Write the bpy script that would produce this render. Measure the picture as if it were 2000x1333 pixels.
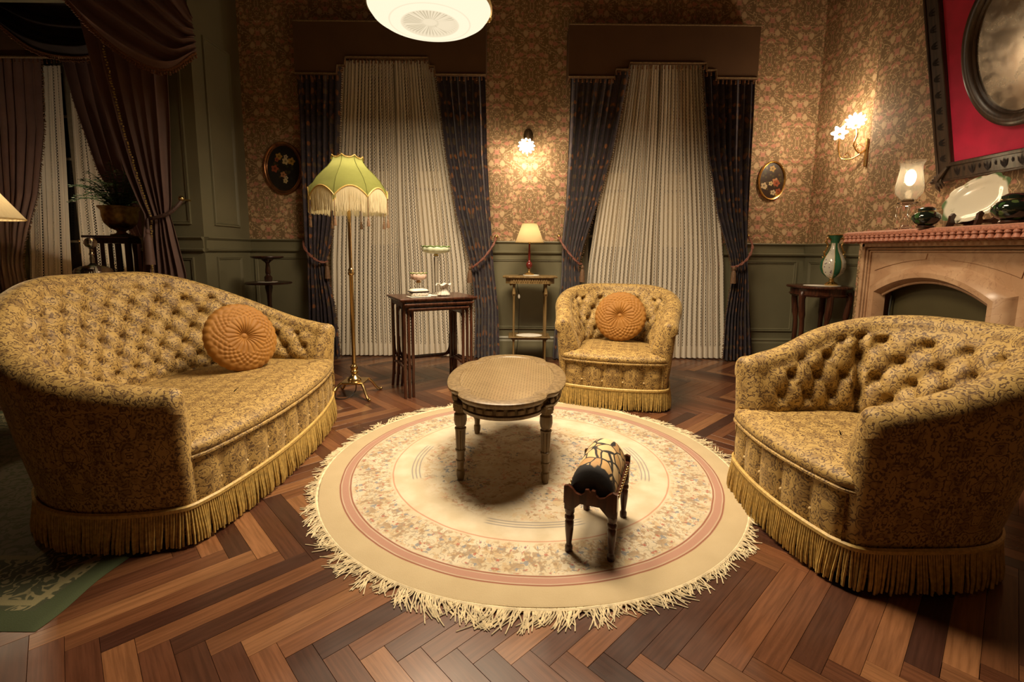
import bpy, math, random
from mathutils import Vector, Matrix
from math import sin, cos, pi, sqrt, atan2, exp, floor as ifloor
random.seed(7)
for o in list(bpy.data.objects): bpy.data.objects.remove(o, do_unlink=True)
SC = bpy.context.scene
COL = SC.collection

# ---------------------------------------------------------------- camera
F_PX, PITCH, ROLL, CY, CAM_H = 931.8, math.radians(7.40), math.radians(0.51), 612.4, 1.12
cp, sp, cr, sr = cos(PITCH), sin(PITCH), cos(ROLL), sin(ROLL)
_right, _down, _fwd = Vector((1, 0, 0)), Vector((0, -sp, -cp)), Vector((0, cp, -sp))
RX = _right * cr - _down * sr
DN = _right * sr + _down * cr
cd = bpy.data.cameras.new('camera')
cam = bpy.data.objects.new('camera', cd); COL.objects.link(cam)
cd.sensor_width = 36; cd.lens = F_PX / 2000 * 36; cd.shift_y = (CY - 666.5) / 2000
cd.clip_start = 0.05; cd.clip_end = 60
m3 = Matrix((RX, -DN, -_fwd)).transposed()
cam.matrix_world = Matrix.Translation((0, 0, CAM_H)) @ m3.to_4x4()
SC.camera = cam

# ---------------------------------------------------------------- world, exposure
W = bpy.data.worlds.new('world'); SC.world = W; W.use_nodes = True
W.node_tree.nodes['Background'].inputs[0].default_value = (1.0, 0.72, 0.45, 1)
W.node_tree.nodes['Background'].inputs[1].default_value = 0.035
vs = SC.view_settings
vs.view_transform = 'Standard'; vs.look = 'None'; vs.gamma = 1; vs.use_curve_mapping = False; vs.exposure = 0.20

def add_light(name, kind, loc, energy, col, size=0.1, rot=None, spread=None, parent=None):
    l = bpy.data.lights.new(name, kind); l.energy = energy; l.color = col
    if kind == 'AREA':
        l.shape = 'DISK'; l.size = size
        if spread: l.spread = spread
    else: l.shadow_soft_size = size
    o = bpy.data.objects.new(name, l); COL.objects.link(o); o.location = loc
    if rot: o.rotation_euler = rot
    if parent: o.parent = parent
    return o
WARM = (1.0, 0.79, 0.54)

# ---------------------------------------------------------------- node helpers
class NT:
    def __init__(s, name):
        s.m = bpy.data.materials.new(name); s.m.use_nodes = True
        s.t = s.m.node_tree; s.b = s.t.nodes['Principled BSDF']; s.out = s.t.nodes['Material Output']
    def n(s, typ, ins=None, **props):
        nd = s.t.nodes.new(typ)
        for k, v in props.items(): setattr(nd, k, v)
        for k, v in (ins or {}).items(): s.set(nd.inputs[k], v)
        return nd
    def set(s, sock, v):
        if isinstance(v, bpy.types.NodeSocket): s.t.links.new(v, sock)
        elif isinstance(v, (tuple, list)) and sock.type == 'RGBA' and len(v) == 3: sock.default_value = (*v, 1)
        else: sock.default_value = v
    def f(s, op, a, b=0.0, c=0.0, clamp=False):
        nd = s.n('ShaderNodeMath', {0: a, 1: b, 2: c}, operation=op, use_clamp=clamp); return nd.outputs[0]
    def sep(s, v):
        nd = s.n('ShaderNodeSeparateXYZ', {0: v}); return nd.outputs[0], nd.outputs[1], nd.outputs[2]
    def com(s, x, y, z=0.0): return s.n('ShaderNodeCombineXYZ', {0: x, 1: y, 2: z}).outputs[0]
    def mix(s, fac, a, b, blend='MIX'):
        nd = s.n('ShaderNodeMix', None, data_type='RGBA', blend_type=blend)
        s.set(nd.inputs[0], fac); s.set(nd.inputs[6], a); s.set(nd.inputs[7], b); return nd.outputs[2]
    def ramp(s, fac, stops, interp='LINEAR'):
        nd = s.n('ShaderNodeValToRGB', {0: fac}); cr_ = nd.color_ramp; cr_.interpolation = interp
        while len(cr_.elements) < len(stops): cr_.elements.new(0.5)
        for e, (p, c) in zip(cr_.elements, stops):
            e.position = p; e.color = (*c, 1) if len(c) == 3 else c
        return nd.outputs[0]
    def step(s, v, lo, hi):
        nd = s.n('ShaderNodeMapRange', {0: v, 1: lo, 2: hi, 3: 0.0, 4: 1.0}, interpolation_type='SMOOTHSTEP'); return nd.outputs[0]
    def noise(s, vec, scale, detail=2.0, rough=0.5, out=0):
        return s.n('ShaderNodeTexNoise', {'Vector': vec, 'Scale': scale, 'Detail': detail, 'Roughness': rough}).outputs[out]
    def voro(s, vec, scale, feature='F1', rnd=1.0):
        return s.n('ShaderNodeTexVoronoi', {'Vector': vec, 'Scale': scale, 'Randomness': rnd}, feature=feature)
    def obj(s): return s.n('ShaderNodeTexCoord').outputs['Object']
    def uv(s): return s.n('ShaderNodeTexCoord').outputs['UV']
    def vadd(s, a, b): return s.n('ShaderNodeVectorMath', {0: a, 1: b}, operation='ADD').outputs[0]
    def vscale(s, a, k):
        nd = s.n('ShaderNodeVectorMath', {0: a}, operation='SCALE'); s.set(nd.inputs[3], k); return nd.outputs[0]
    def warp(s, vec, scale, amt):
        c = s.noise(vec, scale, 2.0, 0.5, 1)
        c = s.n('ShaderNodeVectorMath', {0: c, 1: (0.5, 0.5, 0.5)}, operation='SUBTRACT').outputs[0]
        return s.vadd(vec, s.vscale(c, amt))
    def P(s, col=None, rough=0.5, metal=0.0, bump=None, bstr=0.3, bdist=0.01, **kw):
        b = s.b
        if col is not None: s.set(b.inputs['Base Color'], col)
        s.set(b.inputs['Roughness'], rough); s.set(b.inputs['Metallic'], metal)
        for k, v in kw.items(): s.set(b.inputs[k.replace('_', ' ')], v)
        if bump is not None:
            bn = s.n('ShaderNodeBump', {'Strength': bstr, 'Distance': bdist, 'Height': bump})
            s.t.links.new(bn.outputs[0], b.inputs['Normal'])
        return s.m
    def mirror(s, x, p): return s.f('PINGPONG', x, p)

MAT = {}
def simple(name, col, rough=0.5, metal=0.0, noise=0.0, nscale=20, **kw):
    t = NT(name)
    if noise:
        n = t.noise(t.obj(), nscale, 4.0)
        c = t.mix(t.step(n, 0.3, 0.7), tuple(x * (1 - noise) for x in col), tuple(min(1, x * (1 + noise)) for x in col))
        MAT[name] = t.P(c, rough, metal, bump=n, bstr=0.1, bdist=0.003, **kw)
    else: MAT[name] = t.P(col, rough, metal, **kw)
    return MAT[name]

def wood(name, dark, light, rough=0.35, scale=1.0, axis=2):
    t = NT(name); x, y, z = t.sep(t.obj())
    k = [26.0 * scale] * 3; k[axis] = 2.2 * scale
    v = t.com(t.f('MULTIPLY', x, k[0]), t.f('MULTIPLY', y, k[1]), t.f('MULTIPLY', z, k[2]))
    n = t.noise(v, 2.2, 5.0, 0.6)
    MAT[name] = t.P(t.mix(t.step(n, 0.32, 0.68), dark, light), rough, bump=n, bstr=0.12, bdist=0.002); return MAT[name]

# wallpaper: mirrored floral repeat, flowers in pink, peach and cream on olive
def wallpaper(name, ax):
    t = NT(name); x, y, z = t.sep(t.obj())
    u = (x, y)[ax]
    mu, mv = t.mirror(u, 0.17), t.mirror(t.f('ADD', z, t.f('MULTIPLY', t.f('FLOOR', t.f('DIVIDE', u, 0.34)), 0.16)), 0.32)
    p = t.com(mu, mv, 0.0)
    pw = t.warp(t.warp(p, 9.0, 0.06), 55.0, 0.022)
    v1 = t.voro(pw, 16.0, rnd=0.9); d = v1.outputs['Distance']; rc = t.sep(v1.outputs['Color'])[0]
    v2 = t.voro(pw, 42.0, rnd=0.9); d2 = v2.outputs['Distance']; rc2 = t.sep(v2.outputs['Color'])[1]
    petal = t.ramp(rc, [(0.0, (0.53, 0.215, 0.140)), (0.3, (0.58, 0.31, 0.175)), (0.5, (0.58, 0.39, 0.195)), (0.75, (0.56, 0.24, 0.165)), (0.9, (0.62, 0.45, 0.25))], 'CONSTANT')
    bg = t.mix(rc2, (0.17, 0.105, 0.042), (0.27, 0.165, 0.072))
    leaf = t.ramp(rc2, [(0.0, (0.44, 0.29, 0.135)), (0.4, (0.36, 0.235, 0.10)), (0.65, (0.55, 0.27, 0.165)), (0.85, (0.50, 0.215, 0.14))], 'CONSTANT')
    c = t.mix(t.step(d2, 0.42, 0.34), bg, leaf)
    ring = t.f('ABSOLUTE', t.f('SUBTRACT', t.f('FRACT', t.f('MULTIPLY', d, 5.2)), 0.5))
    pc = t.mix(t.step(ring, 0.40, 0.48), petal, (0.33, 0.165, 0.085))
    c = t.mix(t.step(d, 0.46, 0.42), c, pc)
    ns = t.noise(p, 13.0, 1.0)
    line = t.step(t.f('ABSOLUTE', t.f('SUBTRACT', ns, 0.5)), 0.016, 0.008)
    c = t.mix(line, c, (0.62, 0.46, 0.25))
    big = t.noise(t.obj(), 1.3, 2.0)
    c = t.mix(0.14, c, t.mix(big, (0.30, 0.18, 0.1), (0.5, 0.34, 0.22)))
    MAT[name] = t.P(c, 0.75, bump=t.step(d, 0.47, 0.40), bstr=0.12, bdist=0.002)
wallpaper('wallpaper_x', 0); wallpaper('wallpaper_y', 1)

t = NT('green_paint'); n = t.noise(t.obj(), 3.0, 5.0)
MAT['green_paint'] = t.P(t.mix(n, (0.145, 0.134, 0.078), (0.215, 0.197, 0.118)), 0.42, bump=t.noise(t.obj(), 90.0), bstr=0.05, bdist=0.001)

# upholstery damask: scroll lines from mirrored 3D noise contours
def damask(name, light, mid, dark):
    t = NT(name); x, y, z = t.sep(t.obj())
    p = t.com(t.mirror(x, 0.10), t.mirror(y, 0.10), t.mirror(z, 0.13))
    n1 = t.noise(p, 25.0, 2.0, 0.5)
    band = t.f('ABSOLUTE', t.f('SUBTRACT', t.f('FRACT', t.f('MULTIPLY', n1, 7.5)), 0.5))
    line = t.step(band, 0.19, 0.07)
    v = t.voro(p, 75.0); dots = t.step(v.outputs['Distance'], 0.40, 0.28)
    sel = t.step(t.noise(p, 12.0, 1.0), 0.50, 0.54)
    c = t.mix(t.step(t.noise(p, 28.0, 2.0), 0.45, 0.62), light, mid)
    c = t.mix(line, c, dark)
    c = t.mix(t.f('MULTIPLY', dots, t.f('MULTIPLY', sel, 0.8)), c, dark)
    bmp = t.f('SUBTRACT', t.noise(t.obj(), 380.0, 1.0), t.f('MULTIPLY', line, 0.8))
    MAT[name] = t.P(c, 0.6, bump=bmp, bstr=0.35, bdist=0.002, Sheen_Weight=0.25, Sheen_Roughness=0.4, Sheen_Tint=(1.0, 0.8, 0.45, 1))
damask('damask', (0.43, 0.285, 0.088), (0.275, 0.170, 0.050), (0.100, 0.052, 0.018))

simple('gold_fringe', (0.47, 0.32, 0.09), 0.55, noise=0.25, nscale=60)
simple('gold_braid', (0.50, 0.34, 0.10), 0.5, noise=0.2, nscale=90)
t = NT('ochre_velvet'); n = t.noise(t.obj(), 9.0, 3.0)
MAT['ochre_velvet'] = t.P(t.mix(n, (0.235, 0.093, 0.011), (0.365, 0.168, 0.024)), 0.7, Sheen_Weight=0.3, Sheen_Roughness=0.35, Sheen_Tint=(1, .6, .2, 1), bump=t.noise(t.obj(), 300.0), bstr=0.1, bdist=0.001)
t = NT('plum_velvet'); n = t.noise(t.obj(), 6.0, 3.0)
MAT['plum_velvet'] = t.P(t.mix(n, (0.115, 0.060, 0.049), (0.205, 0.118, 0.095)), 0.6, Sheen_Weight=0.35, Sheen_Roughness=0.4, Sheen_Tint=(1, .7, .6, 1), bump=t.noise(t.obj(), 200.0), bstr=0.15, bdist=0.001)
simple('dark_velvet', (0.022, 0.012, 0.010), 0.75, noise=0.4, nscale=8)
simple('copper_braid', (0.20, 0.085, 0.035), 0.45, noise=0.5, nscale=120)
t = NT('pelmet_cloth'); n = t.noise(t.obj(), 4.0, 4.0)
MAT['pelmet_cloth'] = t.P(t.mix(n, (0.085, 0.040, 0.016), (0.135, 0.068, 0.026)), 0.8, bump=t.noise(t.obj(), 260.0), bstr=0.2, bdist=0.001)
simple('bay_valance_cloth', (0.10, 0.055, 0.025), 0.8, noise=0.2, nscale=5)
simple('pelmet_braid', (0.20, 0.13, 0.06), 0.7, noise=0.3, nscale=80)

# printed drape cloth
t = NT('drape_print'); u_, v_, _ = t.sep(t.uv())
p = t.com(t.mirror(u_, 0.33), t.mirror(v_, 0.45), 0.0)
pw = t.warp(p, 8.0, 0.10); v1 = t.voro(pw, 16.0); d = v1.outputs['Distance']; rc = t.sep(v1.outputs['Color'])[0]
fl = t.ramp(rc, [(0.0, (0.24, 0.085, 0.022)), (0.25, (0.085, 0.055, 0.028)), (0.55, (0.055, 0.036, 0.050)), (0.82, (0.19, 0.075, 0.028))], 'CONSTANT')
bgc = t.mix(t.noise(p, 40.0), (0.016, 0.011, 0.020), (0.038, 0.026, 0.036))
c = t.mix(t.step(d, 0.46, 0.36), bgc, fl)
ln = t.step(t.f('ABSOLUTE', t.f('SUBTRACT', t.noise(p, 20.0, 1.0), 0.5)), 0.025, 0.01)
c = t.mix(t.f('MULTIPLY', ln, 0.6), c, (0.08, 0.045, 0.020))
MAT['drape_print'] = t.P(c, 0.7, Sheen_Weight=0.2, bump=t.noise(t.uv(), 250.0), bstr=0.2, bdist=0.001)

# lace net: stripes of solid cord, plain net and dotted lattice; the holes are open
def lace(name, tint, dens):
    t = NT(name); u, v, _ = t.sep(t.uv())
    s = t.f('FRACT', t.f('MULTIPLY', u, 1 / 0.062))
    cord = t.step(t.f('ABSOLUTE', t.f('SUBTRACT', s, 0.12)), 0.075, 0.05)
    cord2 = t.step(t.f('ABSOLUTE', t.f('SUBTRACT', s, 0.62)), 0.045, 0.025)
    lat = t.step(t.f('ABSOLUTE', t.f('SUBTRACT', s, 0.37)), 0.17, 0.14)
    a = t.f('FRACT', t.f('ADD', t.f('MULTIPLY', u, 1 / 0.021), t.f('MULTIPLY', v, 1 / 0.032)))
    b = t.f('FRACT', t.f('SUBTRACT', t.f('MULTIPLY', u, 1 / 0.021), t.f('MULTIPLY', v, 1 / 0.032)))
    thr = t.f('MAXIMUM', t.step(t.f('ABSOLUTE', t.f('SUBTRACT', a, 0.5)), 0.20, 0.12), t.step(t.f('ABSOLUTE', t.f('SUBTRACT', b, 0.5)), 0.20, 0.12))
    hol = t.f('MULTIPLY', lat, t.f('SUBTRACT', 1.0, thr))
    hem = t.step(v, 0.15, 0.13)
    al = t.f('MAXIMUM', t.f('MAXIMUM', cord, cord2), t.f('MULTIPLY', t.f('SUBTRACT', 1.0, hol), dens))
    al = t.f('SUBTRACT', al, t.f('MULTIPLY', hol, 0.30), clamp=True)
    al = t.f('MAXIMUM', al, t.f('MULTIPLY', hem, 0.72))
    dif = t.n('ShaderNodeBsdfDiffuse', {0: tint}); trl = t.n('ShaderNodeBsdfTranslucent', {0: tint})
    ms = t.n('ShaderNodeMixShader', {0: 0.18, 1: dif.outputs[0], 2: trl.outputs[0]})
    tr = t.n('ShaderNodeBsdfTransparent')
    mx = t.n('ShaderNodeMixShader', {0: al, 1: tr.outputs[0], 2: ms.outputs[0]})
    t.t.links.new(mx.outputs[0], t.out.inputs[0]); MAT[name] = t.m
lace('lace', (0.95, 0.87, 0.72), 0.84)

wood('dark_wood', (0.022, 0.008, 0.005), (0.060, 0.022, 0.012), 0.28)
wood('mahogany', (0.030, 0.010, 0.006), (0.082, 0.027, 0.013), 0.25)
wood('limed_wood', (0.115, 0.075, 0.032), (0.215, 0.148, 0.070), 0.42)
wood('gilt_wood', (0.13, 0.080, 0.026), (0.24, 0.155, 0.060), 0.38)
wood('carved_oak', (0.030, 0.018, 0.011), (0.075, 0.044, 0.026), 0.35)
simple('dark_gap', (0.012, 0.006, 0.004), 0.8)
simple('brass', (0.66, 0.47, 0.21), 0.24, 1.0)
simple('old_brass', (0.42, 0.28, 0.10), 0.38, 1.0, noise=0.3, nscale=30)
simple('bronze', (0.13, 0.085, 0.045), 0.4, 0.8, noise=0.3)
simple('gold', (0.68, 0.46, 0.18), 0.25, 1.0)
t = NT('clear_glass')
MAT['clear_glass'] = t.P((0.98, 0.97, 0.93), 0.02, Transmission_Weight=1.0, IOR=1.45)
t = NT('lamp_glass'); g_ = t.n('ShaderNodeBsdfGlass', {0: (1, 0.98, 0.94), 1: 0.03, 2: 1.3}); d_ = t.n('ShaderNodeBsdfTranslucent', {0: (0.9, 0.85, 0.75)})
mx_ = t.n('ShaderNodeMixShader', {0: 0.10, 1: g_.outputs[0], 2: d_.outputs[0]}); t.t.links.new(mx_.outputs[0], t.out.inputs[0]); MAT['lamp_glass'] = t.m
simple('green_milk_glass', (0.60, 0.66, 0.48), 0.2, Subsurface_Weight=0.0)
simple('pink_milk_glass', (0.72, 0.52, 0.42), 0.2)
simple('leaf_rim', (0.16, 0.30, 0.06), 0.3)
simple('porcelain', (0.72, 0.68, 0.58), 0.15)
simple('cotton', (0.74, 0.70, 0.60), 0.8, noise=0.08, nscale=120)
simple('cafe', (0.55, 0.47, 0.29), 0.8, noise=0.1, nscale=60)
simple('ivory_paint', (0.40, 0.33, 0.20), 0.5)
simple('black_glaze', (0.010, 0.016, 0.010), 0.06)
simple('crimson_velvet', (0.50, 0.002, 0.045), 0.75, noise=0.15, nscale=7, Sheen_Weight=0.3)
simple('pink_cloth', (0.46, 0.215, 0.135), 0.7, noise=0.15, nscale=40)
simple('pink_tassel', (0.36, 0.140, 0.085), 0.6, noise=0.3, nscale=90)
simple('rope', (0.20, 0.070, 0.045), 0.6, noise=0.6, nscale=150)
simple('tassel_thread', (0.16, 0.085, 0.040), 0.65, noise=0.35, nscale=120)
simple('plum_rope', (0.10, 0.055, 0.042), 0.6, noise=0.4, nscale=120)
simple('button_pearl', (0.62, 0.46, 0.22), 0.3)
simple('rug_fringe', (0.68, 0.58, 0.38), 0.8, noise=0.2, nscale=40)
simple('dark_iron', (0.022, 0.024, 0.018), 0.5, noise=0.3)
simple('plaster', (0.11, 0.075, 0.045), 0.9)
simple('fern_leaf', (0.085, 0.190, 0.035), 0.55, noise=0.4, nscale=25)
simple('soil', (0.03, 0.02, 0.012), 0.9)
simple('burgundy_glaze', (0.13, 0.018, 0.014), 0.12)
simple('marble_dark', (0.06, 0.035, 0.03), 0.12, noise=0.5, nscale=12)
simple('night_glass', (0.010, 0.009, 0.008), 0.05)
simple('window_paint', (0.20, 0.165, 0.11), 0.5, noise=0.1)
simple('black_cord', (0.01, 0.008, 0.006), 0.5)
simple('green_felt', (0.015, 0.035, 0.015), 0.8)

# marble chimneypiece: peach stone with rust veins
t = NT('peach_marble'); o_ = t.obj(); w = t.warp(o_, 3.0, 0.35)
n1 = t.noise(w, 5.0, 6.0, 0.6); n2 = t.noise(w, 11.0, 5.0)
vein = t.step(t.f('ABSOLUTE', t.f('SUBTRACT', n2, 0.5)), 0.012, 0.002)
c = t.mix(t.step(n1, 0.35, 0.7), (0.40, 0.235, 0.130), (0.53, 0.345, 0.205))
MAT['peach_marble'] = t.P(t.mix(t.f('MULTIPLY', vein, 0.45), c, (0.23, 0.11, 0.06)), 0.33)

# floor boards
def board(name, colsock, uv=False):
    t = NT(name); x, y, z = t.sep(t.uv() if uv else t.obj())
    col = colsock(t)
    oi = t.n('ShaderNodeObjectInfo'); rnd = t.f('MULTIPLY', oi.outputs['Random'], 40.0)
    v = t.com(t.f('ADD', t.f('MULTIPLY', x, 3.0), rnd), t.f('MULTIPLY', y, 60.0), rnd)
    n = t.noise(v, 1.6, 5.0, 0.65)
    c = t.mix(t.step(n, 0.30, 0.70), t.mix(1.0, col, (0.72, 0.68, 0.62), 'MULTIPLY'), t.mix(1.0, col, (1.22, 1.2, 1.15), 'MULTIPLY'))
    wear = t.noise(t.n('ShaderNodeNewGeometry').outputs['Position'], 3.2, 4.0)
    MAT[name] = t.P(c, t.n('ShaderNodeMapRange', {0: wear, 1: 0.3, 2: 0.7, 3: 0.24, 4: 0.42}).outputs[0], bump=n, bstr=0.08, bdist=0.001)
board('board', lambda t: t.n('ShaderNodeObjectInfo').outputs['Color'])
board('board_far', lambda t: t.n('ShaderNodeVertexColor', None, layer_name='Col').outputs['Color'], True)

# ---------------------------------------------------------------- mesh helpers
class MB:
    def __init__(s): s.v, s.f, s.uv, s.col = [], [], [], []
    def add(s, vs, fs, uvs=None):
        k = len(s.v); s.v += [tuple(q) for q in vs]; s.f += [tuple(i + k for i in f) for f in fs]
        s.uv += uvs if uvs else [(0, 0)] * len(vs); return s
    def box(s, c, sz, rz=0.0, bev=0.0):
        hx, hy, hz = sz[0] / 2, sz[1] / 2, sz[2] / 2; ca, sa = cos(rz), sin(rz)
        def T(x, y, z): return (c[0] + x * ca - y * sa, c[1] + x * sa + y * ca, c[2] + z)
        if bev <= 0:
            vs_ = [T(x, y, z) for z in (-hz, hz) for x, y in ((-hx, -hy), (hx, -hy), (hx, hy), (-hx, hy))]
            return s.add(vs_, [(3, 2, 1, 0), (4, 5, 6, 7), (0, 1, 5, 4), (1, 2, 6, 5), (2, 3, 7, 6), (3, 0, 4, 7)])
        b = min(bev, hx * .9, hy * .9, hz * .9)
        rings = []
        for z, ins in ((-hz, b), (-hz + b, 0), (hz - b, 0), (hz, b)):
            X, Y = hx - ins, hy - ins
            k = b if ins == 0 else b * .4
            rings.append([T(*q, z) for q in ((-X + k, -Y), (X - k, -Y), (X, -Y + k), (X, Y - k), (X - k, Y), (-X + k, Y), (-X, Y - k), (-X, -Y + k))])
        return s.rings(rings, True, True)
    def rings(s, rings, cap0=True, cap1=True, closed=True, uvs=None):
        n = len(rings[0]); vs_ = [p for r in rings for p in r]; fs = []
        for i in range(len(rings) - 1):
            for j in range(n if closed else n - 1):
                k = (j + 1) % n; fs.append((i * n + j, i * n + k, (i + 1) * n + k, (i + 1) * n + j))
        if cap0: fs.append(tuple(range(n - 1, -1, -1)))
        if cap1: fs.append(tuple((len(rings) - 1) * n + j for j in range(n)))
        return s.add(vs_, fs, uvs)
    def lathe(s, prof, n=24, c=(0, 0, 0), mod=None, sx=1.0, sy=1.0, cap=True):
        R = []
        for i, (r, z) in enumerate(prof):
            ring = []
            for j in range(n):
                a = 2 * pi * j / n; rr, zz = (mod(r, z, a, i) if mod else (r, z))
                ring.append((c[0] + rr * cos(a) * sx, c[1] + rr * sin(a) * sy, c[2] + zz))
            R.append(ring)
        return s.rings(R, cap and prof[0][0] > 1e-5, cap and prof[-1][0] > 1e-5)
    def tube(s, pts, r, n=8, closed=False, caps=True, flat=1.0):
        P_ = [Vector(p) for p in pts]; N = len(P_)
        rr = r if isinstance(r, (list, tuple)) else [r] * N
        T = []
        for i in range(N):
            a = P_[(i + 1) % N] if (closed or i < N - 1) else P_[i]; b = P_[i - 1] if (closed or i > 0) else P_[i]
            d = a - b; T.append(d.normalized() if d.length > 1e-9 else Vector((0, 0, 1)))
        up = Vector((0, 0, 1)) if abs(T[0].z) < 0.9 else Vector((1, 0, 0))
        nrm = (up - T[0] * up.dot(T[0])).normalized(); R = []
        for i in range(N):
            nrm = nrm - T[i] * nrm.dot(T[i]); nrm = nrm.normalized() if nrm.length > 1e-6 else T[i].orthogonal().normalized()
            bi = T[i].cross(nrm)
            R.append([P_[i] + (nrm * cos(2 * pi * j / n) * flat + bi * sin(2 * pi * j / n)) * rr[i] for j in range(n)])
        if closed: R.append(R[0])
        return s.rings(R, caps and not closed, caps and not closed)
    def prism(s, poly, lo, hi, axis=2, bev=0.0):
        # polygon given in the two other axes, extruded along axis
        def T(p, h):
            return (p[0], p[1], h) if axis == 2 else ((p[0], h, p[1]) if axis == 1 else (h, p[0], p[1]))
        if bev > 0:
            cx = sum(p[0] for p in poly) / len(poly); cy_ = sum(p[1] for p in poly) / len(poly)
            ins = offset_poly(poly, -bev)
            return s.rings([[T(p, lo) for p in ins], [T(p, lo + bev) for p in poly], [T(p, hi - bev) for p in poly], [T(p, hi) for p in ins]])
        return s.rings([[T(p, lo) for p in poly], [T(p, hi) for p in poly]])
    def grid(s, fn, nu, nv, uvfn=None, closeu=False):
        vs_ = []; uvs = []
        for j in range(nv + 1):
            for i in range(nu + 1):
                u, v = i / nu, j / nv; vs_.append(fn(u, v)); uvs.append(uvfn(u, v) if uvfn else (u, v))
        fs = [(j * (nu + 1) + i, j * (nu + 1) + i + 1, (j + 1) * (nu + 1) + i + 1, (j + 1) * (nu + 1) + i) for j in range(nv) for i in range(nu)]
        return s.add(vs_, fs, uvs)
    def ball(s, c, r, n=10, m=6, sx=1, sy=1, sz=1):
        return s.lathe([(r * sin(pi * i / m) if 0 < i < m else 1e-6, -r * cos(pi * i / m) * sz) for i in range(m + 1)], n, c, None, sx, sy)
    def mesh(s, name):
        me = bpy.data.meshes.new(name); me.from_pydata(s.v, [], s.f); me.update(); return me
    def build(s, name, mat, parent=None, smooth=True, angle=40, fixn=True, loc=None, rot=None):
        me = s.mesh(name)
        if any(q != (0, 0) for q in s.uv):
            l = me.uv_layers.new(name='UVMap'); li = [0] * len(me.loops); me.loops.foreach_get('vertex_index', li)
            flat_ = [x for i in li for x in s.uv[i]]; l.data.foreach_set('uv', flat_)
        if fixn:
            import bmesh
            bm = bmesh.new(); bm.from_mesh(me); bmesh.ops.recalc_face_normals(bm, faces=bm.faces); bm.to_mesh(me); bm.free()
        if smooth:
            me.polygons.foreach_set('use_smooth', [True] * len(me.polygons)); me.set_sharp_from_angle(angle=math.radians(angle))
        me.materials.append(MAT[mat])
        return link(name, me, parent, loc, rot)
def offset_poly(poly, d):
    n = len(poly); A = sum(poly[i][0] * poly[(i + 1) % n][1] - poly[(i + 1) % n][0] * poly[i][1] for i in range(n))
    sg = 1 if A > 0 else -1; out = []
    for i in range(n):
        ax, ay = poly[i - 1]; bx, by = poly[(i + 1) % n]; tx, ty = bx - ax, by - ay; L = sqrt(tx * tx + ty * ty) or 1
        out.append((poly[i][0] + sg * ty / L * d, poly[i][1] - sg * tx / L * d))
    return out
def link(name, data, parent=None, loc=None, rot=None):
    o = bpy.data.objects.new(name, data); COL.objects.link(o)
    if parent: o.parent = parent
    if loc: o.location = loc
    if rot: o.rotation_euler = rot
    return o
def tag(o, label=None, cat=None, group=None, kind=None):
    if label: o['label'] = label
    if cat: o['category'] = cat
    if group: o['group'] = group
    if kind: o['kind'] = kind
    return o
def thing(name, label, cat, loc=(0, 0, 0), rz=0.0, group=None, rot=None):
    o = link(name, None, None, loc, rot or (0, 0, rz)); o.empty_display_size = 0.05
    return tag(o, label, cat, group)
def part(name, mesh_obj, parent, loc=None, rot=None, mat=None):     # a further copy of a part, sharing its mesh
    c_ = mesh_obj.copy(); COL.objects.link(c_); c_.name = name; c_.parent = parent
    if loc is not None: c_.location = loc
    if rot is not None: c_.rotation_euler = rot
    return c_
def lerp(a, b, k): return a + (b - a) * k
def sm(x): x = max(0.0, min(1.0, x)); return x * x * (3 - 2 * x)
def interp(tab, z):          # piecewise smooth table [(z, x)...] with z falling or rising
    tab = sorted(tab)
    if z <= tab[0][0]: return tab[0][1]
    for (a, x), (b, y) in zip(tab, tab[1:]):
        if z <= b: return lerp(x, y, (z - a) / (b - a))
    return tab[-1][1]
def spline(pts, n=8, closed=False):
    P_ = [Vector(p) for p in pts]; N = len(P_); out = []
    for i in range(N if closed else N - 1):
        g = lambda k: P_[k % N] if closed else P_[max(0, min(N - 1, k))]
        a, b, c_, d_ = g(i - 1), g(i), g(i + 1), g(i + 2)
        for j in range(n):
            q = j / n
            out.append(0.5 * ((2 * b) + (c_ - a) * q + (2 * a - 5 * b + 4 * c_ - d_) * q * q + (3 * b - a - 3 * c_ + d_) * q ** 3))
    if not closed: out.append(P_[-1])
    return out

# ================================================================ the room
H_CEIL, YB, XR, XP = 3.9, 5.05, 3.08, -2.75
def struct(name, mb, mat, **kw): return tag(mb.build(name, mat, smooth=False, **kw), kind='structure')

# floor: dark sub-floor slab carrying herringbone boards
fm = MB().box((-1.5, 2.2, -0.045), (9.4, 7.8, 0.07))
floor_o = struct('floor', fm, 'dark_gap')
bw, bl = 0.0735, 0.588; th = math.radians(46.4)
e1, e2 = Vector((sin(th), cos(th), 0)), Vector((-cos(th), sin(th), 0))
LIGHT = [(0.165, 0.072, 0.032), (0.145, 0.060, 0.027), (0.200, 0.092, 0.041), (0.125, 0.050, 0.023)]
DARK = [(0.054, 0.020, 0.011), (0.042, 0.016, 0.010), (0.068, 0.025, 0.013), (0.085, 0.032, 0.016), (0.098, 0.038, 0.018)]
pm = MB().box((0, 0, -0.006), (bl - 0.0009, bw - 0.0008, 0.012), 0, 0.0005)
bmesh_me = pm.mesh('board'); bmesh_me.materials.append(MAT['board'])
def project(p):
    d = Vector(p) - Vector((0, 0, CAM_H)); z = d.dot(_fwd)
    if z < 0.05: return None
    return 1000 + F_PX * d.dot(RX) / z, CY + F_PX * d.dot(DN) / z, z
boards = []
rb = random.Random(11)
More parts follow.
